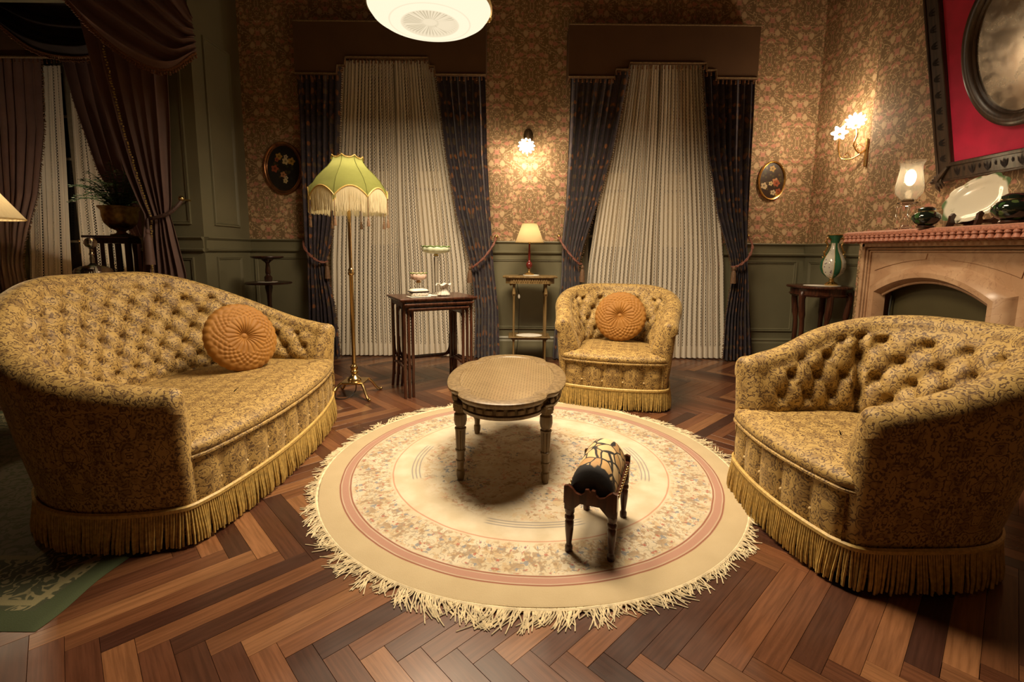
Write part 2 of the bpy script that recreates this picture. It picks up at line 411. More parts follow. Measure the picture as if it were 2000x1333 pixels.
for m in range(-9, 10):
    for k in range(-70, 75):
        for kind in (0, 1):
            u0, v0 = 1.25 + k * bw + m * bl, 0.40 - k * bw + m * bl
            if kind == 0: cu, cv, ang = u0 + bl / 2, v0 + bw / 2, atan2(e1.y, e1.x)
            else: cu, cv, ang = u0 + bl + bw / 2, v0 + bl / 2, atan2(e2.y, e2.x)
            c_ = e1 * cu + e2 * cv
            if not (-6.1 < c_.x < 3.05 and -1.5 < c_.y < 6.0): continue
            if c_.x < -3.3 and c_.y < 0.5: continue
            lightp = (k + (kind == 1)) % 2 == 0
            if rb.random() < 0.22: lightp = not lightp
            col = rb.choice(LIGHT if lightp else DARK); j = rb.uniform(0.85, 1.15)
            col = tuple(x * j for x in col)
            q = project(c_); size = 0.0
            if q and -150 < q[0] < 2150 and 480 < q[1] < 1480:
                size = 1 / q[2] ** 2
                if (c_ - Vector((0.1, 2.4, 0))).length < 0.75: size *= 0.01
                if c_.x < -1.6 and c_.y > 1.75: size *= 0.05
            boards.append((size, c_, ang, col))
boards.sort(key=lambda b: -b[0])
for i, (sz_, c_, ang, col) in enumerate(boards[:300]):
    o = link('floor_board', bmesh_me, floor_o, (c_.x, c_.y, rb.uniform(-0.0006, 0.0)), (0, 0, ang)); o.color = (*col, 1)
fb = MB(); cols = []
for sz_, c_, ang, col in boards[300:]:
    n0 = len(fb.v); fb.box((c_.x, c_.y, -0.0064), (bl - 0.002, bw - 0.0018, 0.012), ang); cols += [col] * (len(fb.v) - n0); fb.uv[n0:] = [(rb_ + q, w_ + rb_) for rb_ in (rb.uniform(1, 30),) for z_ in (0, 1) for q, w_ in ((0, 0), (bl, 0), (bl, bw), (0, bw))]
far = tag(fb.build('floor_boards', 'board_far', floor_o, smooth=False, fixn=False), kind='stuff')
ca = far.data.color_attributes.new('Col', 'FLOAT_COLOR', 'POINT')
ca.data.foreach_set('color', [x for c_ in cols for x in (*c_, 1.0)])

ceil = struct('ceiling', MB().box((-1.5, 2.2, H_CEIL + 0.06), (9.6, 8.0, 0.12)), 'plaster')

# back wall with two french-window openings
WIN = [(-1.95, -0.45), (0.75, 2.20)]; WTOP = 2.95
def wall_box(mb, x0, x1, y0, y1, z0, z1): mb.box(((x0 + x1) / 2, (y0 + y1) / 2, (z0 + z1) / 2), (x1 - x0, y1 - y0, z1 - z0))
wb = MB()
for x0, x1 in ((XP - 0.3, WIN[0][0]), (WIN[0][1], WIN[1][0]), (WIN[1][1], XR + 0.15)): wall_box(wb, x0, x1, YB, YB + 0.18, 0, H_CEIL)
for x0, x1 in WIN: wall_box(wb, x0, x1, YB, YB + 0.18, WTOP, H_CEIL)
wall_back = struct('wall_back', wb, 'wallpaper_x')
wr = MB(); wall_box(wr, XR, XR + 0.18, 3.6, YB, 0, H_CEIL); wall_box(wr, XR, XR + 0.18, -1.7, 3.6, 0, H_CEIL)
wall_right = struct('wall_right', wr, 'wallpaper_y')
BX, BY0, BY1 = 2.95, 1.70, 4.10
breast = MB(); wall_box(breast, BX, XR - 0.001, BY0, BY1, 0.0, H_CEIL)
struct('wall_chimney', breast, 'wallpaper_y')
wf = MB(); wall_box(wf, -6.2, XR + 0.18, -1.75, -1.6, 0, H_CEIL); struct('wall_front', wf, 'wallpaper_x')

# wainscot pieces: boarding, rail, frame mouldings, skirting. fn maps (along, out, z) to room
def moulding_frame(parent, fn, a0, a1, z0, z1, w=0.030, d=0.016, name='panel_moulding'):
    for (p0, p1, q0, q1) in ((a0, a1, z1 - w, z1), (a0, a1, z0, z0 + w), (a0, a0 + w, z0 + w, z1 - w), (a1 - w, a1, z0 + w, z1 - w)):
        mb = MB(); horiz = (p1 - p0) > (q1 - q0)
        prof = [(0, 0), (0.0, d), (0.35, d), (0.5, d * 0.45), (0.75, d * 0.75), (1, 0.0)]
        inner_first = (q0 == z0) if horiz else (p0 == a0)
        R0, R1 = [], []
        for s_, h in prof:
            if horiz:
                zz = lerp(q0, q1, s_ if q0 == z0 else 1 - s_); ml = abs(zz - (z0 if q0 == z0 else z1))
                R0.append(fn(p0 + ml, h, zz)); R1.append(fn(p1 - ml, h, zz))
            else:
                aa = lerp(p0, p1, s_ if p0 == a0 else 1 - s_); ml = abs(aa - (a0 if p0 == a0 else a1))
                R0.append(fn(aa, h, z0 + ml)); R1.append(fn(aa, h, z1 - ml))
        mb.rings([R0, R1], True, True); mb.build(name, 'green_paint', parent, smooth=False)
def hmould(parent, fn, a0, a1, z, prof, name, mat='green_paint'):
    # prof: closed list of (out, dz)
    mb = MB(); mb.rings([[fn(a0, o, z + dz) for o, dz in prof], [fn(a1, o, z + dz) for o, dz in prof]])
    return mb.build(name, mat, parent, smooth=False)
RAIL = [(0, 0.0), (0.040, 0.0), (0.044, -0.008), (0.030, -0.022), (0.020, -0.028), (0.016, -0.100), (0.034, -0.108), (0.030, -0.122), (0.016, -0.132), (0, -0.132)]
SKIRT = [(0, 0), (0.030, 0), (0.030, 0.17), (0.022, 0.19), (0.028, 0.205), (0.018, 0.222), (0, 0.222)]
def wainscot(parent, fn, a0, a1, panels, rail_z=1.225):
    mb = MB(); q = [fn(a, o, z) for z in (0.0, rail_z - 0.01) for a, o in ((a0, -0.004), (a1, -0.004), (a1, 0.012), (a0, 0.012))]
    mb.rings([q[:4], q[4:]]); mb.build('wainscot_board', 'green_paint', parent, smooth=False)
    f2 = lambda a, o, z: fn(a, o + 0.0115, z)
    hmould(parent, f2, a0, a1, rail_z, RAIL, 'chair_rail'); hmould(parent, f2, a0, a1, 0, SKIRT, 'skirting')
    for p0, p1 in panels: moulding_frame(parent, f2, p0, p1, 0.30, 1.045)
fb_ = lambda a, o, z: (a, YB - o, z)
wainscot(wall_back, fb_, XP, WIN[0][0], [(-2.70, -2.02)])
wainscot(wall_back, fb_, WIN[0][1], WIN[1][0], [(-0.36, 0.66)])
wainscot(wall_back, fb_, WIN[1][1], XR, [(2.28, 2.985)])
fr_ = lambda a, o, z: (XR - o, a, z)
wainscot(wall_right, fr_, BY1, YB, [(4.16, 4.96)])

# panelled pier on the left: side face at x = XP, front face at y = 4.3
YP = 4.30
wp = MB(); wall_box(wp, -3.30, XP, YP, YB + 0.18, 0, H_CEIL); wall_box(wp, -6.2, -3.30, YP, YP + 0.2, 3.25, H_CEIL)
wall_left = struct('wall_left', wp, 'green_paint')
fs_ = lambda a, o, z: (XP + o, a, z); ff_ = lambda a, o, z: (a, YP - o, z)
for fn, a0, a1, p0, p1 in ((fs_, YP, YB, 4.46, 4.87), (ff_, -3.30, XP, -3.22, -2.85)):
    hmould(wall_left, fn, a0, a1 if fn is ff_ else YB, 1.225, RAIL, 'chair_rail'); hmould(wall_left, fn, a0, a1, 0, SKIRT, 'skirting')
    moulding_frame(wall_left, fn, p0, p1, 1.335, 2.98); moulding_frame(wall_left, fn, p0, p1, 0.30, 1.045)

# bay beyond the portiere
YW = 5.80
bb = MB()
for x0, x1, z0, z1 in ((-6.2, -5.85, 0, H_CEIL), (-4.55, -3.30, 0, H_CEIL), (-5.85, -4.55, 3.2, H_CEIL)): wall_box(bb, x0, x1, YW, YW + 0.15, z0, z1)
wall_box(bb, -3.45, -3.30, YB + 0.18, YW, 0, H_CEIL)
struct('wall_bay', bb, 'green_paint')
wl = MB(); wall_box(wl, -6.35, -6.2, -1.75, YW + 0.15, 0, H_CEIL); struct('wall_side', wl, 'wallpaper_y')

# french windows: frame, glazing bars, panes
def window(idx, x0, x1, y, z1, rows):
    fr = MB(); w = 0.06
    for a, b in ((x0, x0 + w), (x1 - w, x1)): wall_box(fr, a, b, y, y + 0.07, 0, z1)
    wall_box(fr, x0 + w, x1 - w, y, y + 0.07, z1 - w, z1); wall_box(fr, x0 + w, x1 - w, y, y + 0.07, 0, 0.22)
    xm = (x0 + x1) / 2; wall_box(fr, xm - 0.05, xm + 0.05, y, y + 0.07, 0.22, z1 - w)
    win = struct('window_%d' % idx, fr, 'window_paint')
    for i in range(2):
        a, b = (x0 + w, xm - 0.05) if i == 0 else (xm + 0.05, x1 - w)
        h = (z1 - w - 0.22) / rows
        for j in range(rows):
            zz = 0.22 + j * h
            MB().box(((a + b) / 2, y + 0.035, zz + h / 2), (b - a, 0.006, h)).build('pane', 'night_glass', win, smooth=False)
            if j: MB().box(((a + b) / 2, y + 0.03, zz), (b - a, 0.04, 0.028), 0, 0.004).build('glazing_bar', 'window_paint', win, smooth=False)
        MB().tube([(xm + (-0.03 if i == 0 else 0.03), y - 0.03, 1.05), (xm + (-0.03 if i == 0 else 0.03), y - 0.03, 1.17)], 0.009, 8).ball((xm + (-0.03 if i == 0 else 0.03), y - 0.03, 1.20), 0.02).build('window_handle', 'brass', win)
    return win
window(1, *WIN[0], YB + 0.10, WTOP, 5); window(2, *WIN[1], YB + 0.10, WTOP, 5); window(3, -5.85, -4.55, YW + 0.05, 3.2, 6)

# ================================================================ buttoned tub seating
def seat_unit(root, a, yf, yc, b, hb, ha, sz, bow, bow_pow=2.0, sx=0.135, sztuft=0.17, npow=2.4, lean_b=0.13, lean_a=0.05, crest=0.9, ntop=0.0, seed=1, skew=0.0, seam_q=None):
    rd = random.Random(seed)
    # plan path from front right round the back to front left
    raw = []
    for i in range(30): raw.append((a * (1 - 0.05 * (1 - i / 30) ** 2), lerp(yf, yc, i / 30)))
    for i in range(141):
        q = pi * i / 140; c_, s_ = cos(q), sin(q)
        raw.append((a * math.copysign(abs(c_) ** (2 / npow), c_), yc + b * abs(s_) ** (2 / npow)))
    for i in range(29, -1, -1): raw.append((-a * (1 - 0.05 * (1 - i / 30) ** 2), lerp(yf, yc, i / 30)))
    acc = [0.0]
    for p, q in zip(raw, raw[1:]): acc.append(acc[-1] + math.hypot(q[0] - p[0], q[1] - p[1]))
    L = acc[-1]
    def at(s):
        s = max(0, min(L, s)); lo, hi = 0, len(acc) - 1
        while hi - lo > 1:
            m_ = (lo + hi) // 2
            if acc[m_] <= s: lo = m_
            else: hi = m_
        k = (s - acc[lo]) / max(1e-9, acc[hi] - acc[lo]); return (lerp(raw[lo][0], raw[hi][0], k), lerp(raw[lo][1], raw[hi][1], k))
    def fr(s):
        e = 0.03; p = at(s); p0, p1 = at(s - e), at(s + e); tx, ty = p1[0] - p0[0], p1[1] - p0[1]; l = math.hypot(tx, ty)
        return p, (ty / l, -tx / l)
    def q_of(s):
        u_ = s / L; m0 = 0.5 + skew
        return (m0 - u_) / m0 if u_ < m0 else (u_ - m0) / (1 - m0)
    def hgt(s):
        q = q_of(s); return ha + (hb - ha) * (0.5 + 0.5 * cos(pi * min(1, max(0.0, (q - ntop) / (crest - ntop))))) - 0.012 * sm((q - 0.9) / 0.1)
    def tuft(s, z, h, ends):
        A, B = (s - L / 2) / sx + (z - sz) / sztuft, (s - L / 2) / sx - (z - sz) / sztuft
        puff = (abs(sin(pi * A) * sin(pi * B))) ** 0.45
        da, db = A - round(A), B - round(B); r2 = ((da + db) / 2 * sx) ** 2 + ((da - db) / 2 * sztuft) ** 2
        w_ = sm((h - z - 0.045) / 0.06) * sm((z - sz + 0.01) / 0.05) * ends
        gv = 0.0
        if seam_q: gv = 0.05 * exp(-((q_of(s) - seam_q) * L / 2 / 0.015) ** 2) * sm((h - z - 0.03) / 0.05)
        return w_ * (0.027 * puff - 0.042 * exp(-r2 / 0.020 ** 2)) - gv, w_
    def section(s, k=1.0, drop=0.0):
        p, nrm = fr(s); q = q_of(s); h = hgt(s) - drop
        le = lerp(lean_b, lean_a, sm(q / 0.9)); w = lerp(0.060, 0.058, q); r = w + 0.006
        dc = le; ends = sm((1 - q) * L / 2 / 0.16)
        pts = []
        for i in range(9):
            f_ = i / 8; z = lerp(0.035, h - r - 0.012, f_); pts.append((w - 0.012 + le * f_ ** 1.15 + 0.012 * sin(pi * f_), z))
        for i in range(11):
            an = pi * (i / 10) - 0.25 * (1 - i / 10); pts.append((dc + r * cos(an), h - r + r * sin(an)))
        zi = sz - 0.07
        for i in range(1, NI + 1):
            f_ = i / NI; z = lerp(h - r, zi, f_); d0 = lerp(dc - r, -w - 0.015, f_)
            belly = 0.012 * sin(pi * f_)
            t_, w_ = tuft(s, z, h, ends); pts.append((d0 - belly - t_, z))
        n = len(pts); out = []
        for d, z in pts:
            dm = le * min(1, max(0, (z - 0.035) / (h - 0.035))); d = dm + (d - dm) * k
            out.append((p[0] + nrm[0] * d, p[1] + nrm[1] * d, z))
        return out
    NI = 46; NS = int(L / 0.0125)
    R = []
    f0 = at(0); cap_e = 0.055
    for i in range(6, 0, -1):
        an = pi / 2 * i / 6; sec = section(0, max(0.02, cos(an)), 0.03 * (1 - cos(an))); R.append([(x, y - cap_e * sin(an), z) for x, y, z in sec])
    for i in range(NS + 1): R.append(section(L * i / NS))
    for i in range(1, 7):
        an = pi / 2 * i / 6; sec = section(L, max(0.02, cos(an)), 0.03 * (1 - cos(an))); R.append([(x, y - cap_e * sin(an), z) for x, y, z in sec])
    MB().rings(R, True, True, closed=False).build('back_and_arms', 'damask', root, angle=70); shell_o = COL.objects[-1]
    # buttons
    bmesh_ = None; nA = int(L / sx) + 2
    for i in range(-nA * 2, nA * 2):
        for j in range(-nA * 2, nA * 2):
            s, z = L / 2 + sx * (i + j) / 2, sz + sztuft * (i - j) / 2
            if not (0.14 < s < L - 0.14): continue
            h = hgt(s); q = q_of(s)
            if z < sz + 0.03 or z > h - 0.085: continue
            t_, w_ = tuft(s, z, h, sm((1 - q) * L / 2 / 0.16))
            if w_ < 0.5: continue
            p, nrm = fr(s); le = lerp(lean_b, lean_a, sm(q / 0.9)); w = lerp(0.060, 0.058, q); r = w + 0.006
            f_ = (h - r - z) / (h - r - (sz - 0.07)); d = lerp(le - r, -w - 0.015, f_) - 0.012 * sin(pi * f_) - t_ - 0.004
            loc = (p[0] + nrm[0] * d, p[1] + nrm[1] * d, z)
            if bmesh_ is None: bmesh_ = MB().ball((0, 0, 0), 0.0085, 8, 5).build('tuft_button', 'damask', shell_o, loc=loc)
            else: part('tuft_button', bmesh_, shell_o, loc)
    # seat outline: front curve then round the back inside the shell
    xa = a * 0.95 + 0.050
    front = []
    for i in range(121):
        u = -1 + 2 * i / 120; x = xa * u; front.append((x, yf - 0.068 - bow * (1 - abs(u) ** bow_pow) + 0.015 * sm((abs(u) - 0.86) / 0.14) ** 2))
    back = []
    for i in range(1, 50):
        s = L * i / 50; p, nrm = fr(s); back.append((p[0] - nrm[0] * 0.02, p[1] - nrm[1] * 0.02))
    outl = front + back
    cx, cy_ = 0.0, lerp(yf, yc, 0.6)
    def ring(o, z): return [(x, y, z) for x, y in o]
    def scal(k, z): return [(cx + (x - cx) * k, cy_ + (y - cy_) * k, z) for x, y in offset_poly(outl, -0.03)]
    MB().rings([ring(offset_poly(outl, -0.012), sz - 0.056), ring(outl, sz - 0.050), ring(offset_poly(outl, 0.008), sz - 0.034), ring(offset_poly(outl, 0.006), sz - 0.016),
                ring(offset_poly(outl, -0.008), sz - 0.004), scal(0.97, sz + 0.006), scal(0.8, sz + 0.016), scal(0.5, sz + 0.022), scal(0.2, sz + 0.024), scal(0.02, sz + 0.024)]).build('seat_cushion', 'damask', root, angle=80); seat_o = COL.objects[-1]
    MB().tube([(x, y, sz - 0.054) for x, y in offset_poly(outl, 0.004)[:121]], 0.0075, 6).build('seat_piping', 'damask', seat_o)
    # base with fluted front
    fo = offset_poly(outl, -0.022)
    def flute(dz, amt):
        o = []
        for i, (x, y) in enumerate(fo):
            if i < 121:
                ph = (i / 120 * xa * 2) / 0.145; y -= amt * (abs(sin(pi * ph))) ** 0.5
            o.append((x, y))
        return o
    MB().rings([ring(flute(0, 0.0), 0.03), ring(flute(0, 0.014), 0.10), ring(flute(0, 0.026), sz - 0.16), ring(flute(0, 0.020), sz - 0.08), ring(flute(0, 0.004), sz - 0.050)]).build('front_panel', 'damask', root, angle=60); panel_o = COL.objects[-1]
    nb = int(2 * xa / 0.145); bm_ = None
    for i in range(1, nb + 1):
        x = -xa + 0.145 * i
        if x > xa - 0.05: break
        k = int((x + xa) / (2 * xa) * 120); y = fo[k][1] - 0.006; loc = (x, y, sz - 0.19)
        if bm_ is None: bm_ = MB().ball((0, 0, 0), 0.0075, 8, 5).build('panel_button', 'button_pearl', panel_o, loc=loc)
        else: part('panel_button', bm_, panel_o, loc)
    # bullion fringe round the foot
    per = [(x, y) for x, y in offset_poly(outl, 0.002)[4:118:2]]
    shell = []
    for i in range(0, 121):
        p, nrm = fr(L * i / 120); d = 0.058 + 0.02; shell.append((p[0] + nrm[0] * d, p[1] + nrm[1] * d))
    arc_ = [(a * 0.95 + 0.075 * cos(q), yf + 0.074 * sin(q)) for q in (-1.2, -0.8, -0.4)]
    cs = [p for p in per if abs(p[0]) < xa * 0.90] + arc_ + shell[2:-2] + [(-x, y) for x, y in arc_[::-1]]
    loop = [(p.x, p.y) for p in spline([(x, y, 0) for x, y in cs], 2, closed=True)]
    loop3 = [Vector((x, y, 0)) for x, y in loop]
    ac = [0.0]
    for i in range(len(loop3)): ac.append(ac[-1] + (loop3[(i + 1) % len(loop3)] - loop3[i]).length)
    def lp(s):
        for i in range(len(loop3)):
            if s <= ac[i + 1]:
                k = (s - ac[i]) / max(1e-9, ac[i + 1] - ac[i]); A_, B_ = loop3[i], loop3[(i + 1) % len(loop3)]
                tn = (B_ - A_).normalized() if (B_ - A_).length > 1e-6 else Vector((1, 0, 0)); return A_.lerp(B_, k), Vector((tn.y, -tn.x, 0))
        return loop3[0], Vector((0, -1, 0))
    MB().tube([(x, y, 0.152) for x, y in loop], 0.009, 6, closed=True, flat=1.3).build('fringe_braid', 'gold_braid', root); braid_o = COL.objects[-1]
    fr_mb = MB(); n_c = int(ac[-1] / 0.0088); swx = 0.0
    for i in range(n_c):
        p, nn = lp(ac[-1] * i / n_c); tn = Vector((-nn.y, nn.x, 0))
        swx = swx * 0.8 + rd.uniform(-0.006, 0.006); ln_ = rd.uniform(0.0, 0.012); o1 = rd.uniform(0.0, 0.012)
        pts = [p + nn * 0.002 + Vector((0, 0, 0.148)), p + nn * (0.004 + o1 * .5) + tn * swx * 0.4 + Vector((0, 0, 0.095)), p + nn * (0.006 + o1) + tn * swx * 0.9 + Vector((0, 0, 0.045)), p + nn * (0.006 + o1) + tn * swx * 1.2 + Vector((0, 0, 0.006 + ln_))]
        fr_mb.tube(pts, [0.0036, 0.0042, 0.0044, 0.0040], 5, caps=True)
    tag(fr_mb.build('bullion_fringe', 'gold_fringe', braid_o, fixn=False), kind='stuff')
    return at, fr, hgt

def round_cushion(label, loc, rot, R=0.205, T=0.062, seed=3):
    root = thing('round_cushion', label, 'cushion', loc, 0, 'pleated round velvet cushions', rot)
    NA, NR = 220, 46
    rc = random.Random(seed); ph = [rc.uniform(0, 6.28) for _ in range(6)]
    def top(sgn):
        rings = []
        for j in range(NR + 1):
            f_ = j / NR; r = R * f_; ring = []
            for i in range(NA):
                a_ = 2 * pi * i / NA
                h = T * (1 - f_ ** 2.6) ** 0.5 * (0.62 + 0.38 * sm(f_ / 0.35))
                h *= 1 - 0.35 * exp(-(f_ / 0.10) ** 2)
                pl = 0.0065 * sm((f_ - 0.06) / 0.08) * sm((0.62 - f_) / 0.1) * (abs(sin(11 * a_ + 0.6 * sin(3 * a_ + ph[0]))) ** 0.6 - 0.5)
                wj = 0.5 * sin(4 * a_ + ph[2]) + 0.35 * sin(9 * a_ + ph[3]); sA, sB = sin(12 * a_ + 23 * f_ + wj), sin(12 * a_ - 23 * f_ + 0.7 * wj)
                smk = 0.0095 * sm((f_ - 0.50) / 0.08) * sm((0.92 - f_) / 0.08) * ((abs(sA * sB)) ** 0.5 - 0.45)
                ed = 0.004 * sm((f_ - 0.86) / 0.08) * abs(sin(14 * a_ + ph[1]))
                rr = r * (1 + (0.018 * abs(sin(14 * a_ + ph[1])) if f_ > 0.9 else 0))
                ring.append((rr * cos(a_), rr * sin(a_), sgn * (h + pl + smk + ed)))
            rings.append(ring)
        return rings
    up, dn = top(1), top(-1)
    MB().rings(dn[1:] + [[(x * 1.0, y * 1.0, 0) for x, y, z in up[-1]]] + up[::-1][0:-1], True, True).build('cushion_cover', 'ochre_velvet', root, angle=80); cov = COL.objects[-1]
    MB().ball((0, 0, T * 0.42), 0.021, 14, 8, sz=0.7).build('cushion_button', 'ochre_velvet', cov)
    return root

CH = dict(seam_q=0.40, a=0.33, yf=-0.33, yc=-0.05, b=0.31, hb=0.85, ha=0.65, sz=0.395, bow=0.055, sx=0.128, sztuft=0.165, crest=1.0, ntop=0.18, lean_b=0.19, lean_a=0.06)
r1 = thing('tub_armchair', 'gold damask buttoned armchair between the windows, holding a round cushion', 'armchair', (0.825, 3.73, 0), math.radians(-14), 'gold damask tub armchairs')
seat_unit(r1, seed=4, **CH)
r2 = thing('tub_armchair', 'gold damask buttoned armchair in front of the fireplace, empty seat', 'armchair', (1.49, 1.87, 0), math.radians(-86), 'gold damask tub armchairs')
seat_unit(r2, seed=5, **CH)
r3 = thing('tub_sofa', 'large gold damask buttoned sofa with curved back and bullion fringe', 'sofa', (-1.565, 2.43, 0), math.radians(91))
seat_unit(r3, a=0.735, yf=-0.29, yc=-0.06, b=0.52, hb=0.985, ha=0.635, sz=0.395, bow=0.10, bow_pow=2.2, skew=-0.05, sx=0.135, sztuft=0.165, npow=2.2, crest=0.97, ntop=0.14, lean_b=0.22, lean_a=0.07, seed=6)
round_cushion('ochre velvet round cushion on the sofa', (-1.60, 2.78, 0.60), (math.radians(68), 0, math.radians(58)), 0.205, 0.066, 3)
round_cushion('ochre velvet round cushion leaning in the armchair between the windows', (0.87, 3.80, 0.61), (math.radians(70), 0, math.radians(-20)), 0.20, 0.062, 8)

# ================================================================ window dressing
def fold_sheet(name, mat, parent, xo, xi, y, z0, z1, nf, flatw, amp, seed, nz=60, per=9, tie=None, uo=0.0, thick=0.0):
    # cloth hanging from z1 to z0 between tables xo(z) and xi(z); folds pack where it is gathered
    rd = random.Random(seed); nu = nf * per
    ph = [rd.uniform(-0.5, 0.5) for _ in range(nf + 2)]; am = [rd.uniform(0.7, 1.25) for _ in range(nf + 2)]
    def fn(u, v):
        z = lerp(z1, z0, v); a, b = interp(xo, z), interp(xi, z); w = abs(b - a)
        k = u * nf; i = int(k); f_ = k - i
        A = amp * lerp(am[i], am[i + 1], f_); p = lerp(ph[i], ph[i + 1], f_)
        g = 1.0 if tie is None else 1 - 0.45 * exp(-((z - tie) / 0.10) ** 2)
        yy = y + A * g * sin(2 * pi * k + p) + 0.25 * A * sin(4.7 * k + 3 * v)
        x = lerp(a, b, u) + 0.25 * w / nf * sin(2 * pi * k + p + 1.2) * 0.6 + 0.004 * sin(9 * v + 5 * u)
        return (x, yy, z)
    mb = MB().grid(fn, nu, nz, lambda u, v: (uo + u * flatw, lerp(z1, z0, v)))
    o = mb.build(name, mat, parent, angle=180, fixn=False)
    if thick:
        md = o.modifiers.new('thickness', 'SOLIDIFY'); md.thickness = thick
    return o, fn

def tassel_mesh(h=0.16, r=0.024):
    mb = MB()
    mb.lathe([(0.004, 0), (0.010, -0.006), (0.016, -0.02), (0.014, -0.032), (0.009, -0.040), (0.013, -0.044), (0.016, -0.05), (r * 0.85, -0.075), (r, -h * 0.75), (r * 1.08, -h), (r * 0.6, -h + 0.004)], 14, (0, 0, 0), lambda rr, z, a_, i: (rr * (1 + (0.08 * sin(7 * a_) if i > 6 else 0)), z))
    return mb
def tieback(label, hook, wrap, hang, rad=0.012):
    root = thing('curtain_tieback', label, 'tieback', hook, 0, 'twisted cord tiebacks with tassels')
    h = Vector(hook); L_ = lambda p: Vector(p) - h
    pts = spline([L_(hook)] + [L_(p) for p in wrap], 6)
    # two plied strands
    for ph0 in (0, pi):
        q = []
        for i, p in enumerate(pts): q.append(p + Vector((0.5 * rad * cos(i * 0.9 + ph0), 0.5 * rad * sin(i * 0.9 + ph0), 0.5 * rad * sin(i * 0.9 + ph0))))
        MB().tube(q, rad * 0.62, 6).build('cord', 'rope', root)
    MB().lathe([(0.001, -0.02), (0.012, -0.018), (0.02, -0.008), (0.02, 0.004), (0.012, 0.014), (0.001, 0.02)], 12).build('hook', 'old_brass', root)
    tl = tassel_mesh(0.17, 0.026); tl.build('tassel', 'tassel_thread', root, loc=L_(hang)); return root

def fringe_drops(parent, pts, mat, every=0.045, ln=0.035, seed=1, name='bobble_fringe', r=0.006):
    # short hanging tassels along a polyline
    rd = random.Random(seed); mb = MB(); P_ = [Vector(p) for p in pts]; d_acc = 0.0
    for A_, B_ in zip(P_, P_[1:]):
        L = (B_ - A_).length
        while d_acc < L:
            p = A_.lerp(B_, d_acc / L); l = ln * rd.uniform(0.85, 1.15); dx = rd.uniform(-0.004, 0.004)
            mb.tube([p, p + Vector((dx, 0, -l * 0.35))], r * 0.35, 5)
            mb.lathe([(r * 0.3, -l * 0.3), (r, -l * 0.45), (r * 0.75, -l * 0.62), (r * 1.05, -l * 0.75), (r * 1.15, -l)], 7, (p.x + dx, p.y, p.z))
            d_acc += every
        d_acc -= L
    return tag(mb.build(name, mat, parent, fixn=False), kind='stuff')

def pelmet(label, x0, x1, zt, zs, st, zm, zc, s1, s2, s3, s4, yf=4.82):
    root = thing('pelmet', label, 'pelmet', ((x0 + x1) / 2, yf, zs), 0, 'stepped cloth pelmets'); cx = (x0 + x1) / 2
    Lx = lambda x: x - cx; Lz = lambda z: z - zs
    rnd = 0.02
    poly = [(Lx(x0), Lz(zt)), (Lx(x1), Lz(zt)), (Lx(x1) - 0.0, Lz(zs)), (Lx(s4), Lz(zs)), (Lx(s4) - 0.012, Lz(zm)), (Lx(s3), Lz(zm)), (Lx(s3) - 0.012, Lz(zc)), (Lx(s2) + 0.012, Lz(zc)), (Lx(s2), Lz(zm)), (Lx(s1) + 0.012, Lz(zm)), (Lx(s1), Lz(zs)), (Lx(x0), Lz(zs))]
    MB().prism(poly, 0, 0.02, 1).build('pelmet_front', 'pelmet_cloth', root, smooth=False)
    for x, sg in ((x0, 1), (x1, -1)): MB().box((Lx(x) + sg * 0.008, 0.12, Lz((zt + zs) / 2)), (0.016, 0.20, zt - zs), 0, 0.003).build('pelmet_return', 'pelmet_cloth', root, smooth=False)
    MB().box((0, 0.12, Lz(zt) - 0.008), (x1 - x0 - 0.035, 0.19, 0.016)).build('pelmet_board', 'carved_oak', root, smooth=False)
    MB().tube([(Lx(x0) - 0.004, -0.004, Lz(zt)), (Lx(x1) + 0.004, -0.004, Lz(zt))], 0.008, 6).build('top_cord', 'pelmet_braid', root)
    low = [(p[0], -0.008, p[1]) for p in poly[2:]]
    MB().tube([(x, y, z + 0.008) for x, y, z in low], 0.013, 6, flat=0.6).build('braid', 'pelmet_braid', root)
    fringe_drops(root, [(x, y, z) for x, y, z in low], 'copper_braid', 0.042, 0.045, 3)
    return root
pelmet('long dark brown pelmet over the window behind the floor lamp', -2.10, -0.27, 3.265, 2.785, 0.08, 2.86, 2.935, -1.70, -1.62, -0.81, -0.75)
pelmet('russet brown pelmet over the window behind the armchair', 0.52, 2.33, 3.255, 2.775, 0.08, 2.845, 2.905, 0.96, 1.09, 1.84, 1.94)

YD = 4.90
DR = [
 ('printed dark curtain hanging between the oval flower picture and the floor lamp', [(2.85, -2.12), (1.16, -2.11), (0.98, -2.09), (0.05, -2.13)], [(2.85, -1.68), (2.07, -1.74), (1.42, -1.80), (1.16, -1.85), (0.98, -1.90), (0.54, -1.83), (0.05, -1.80)], 1.02, 7),
 ('printed dark curtain tied back beside the nest of tables', [(2.85, -0.29), (2.08, -0.27), (1.23, -0.21), (0.92, -0.19), (0.55, -0.15), (0.05, -0.13)], [(2.85, -0.77), (2.07, -0.68), (1.48, -0.57), (1.07, -0.45), (0.90, -0.41), (0.5, -0.38), (0.05, -0.40)], 0.94, 7),
 ('printed dark curtain tied back beside the small gilt table with the lamp', [(2.85, 0.54), (1.59, 0.53), (1.23, 0.50), (0.95, 0.50), (0.77, 0.49), (0.29, 0.43), (0.05, 0.42)], [(2.85, 1.11), (2.09, 0.97), (1.59, 0.84), (1.18, 0.72), (0.98, 0.68), (0.56, 0.74), (0.05, 0.76)], 1.0, 8),
 ('printed dark curtain tied back beside the console table with the vase', [(2.85, 2.33), (2.10, 2.35), (1.20, 2.38), (0.57, 2.44), (0.03, 2.51)], [(2.85, 1.82), (2.10, 1.91), (1.50, 2.05), (1.10, 2.20), (0.92, 2.25), (0.47, 2.20), (0.03, 2.19)], 0.97, 8)]
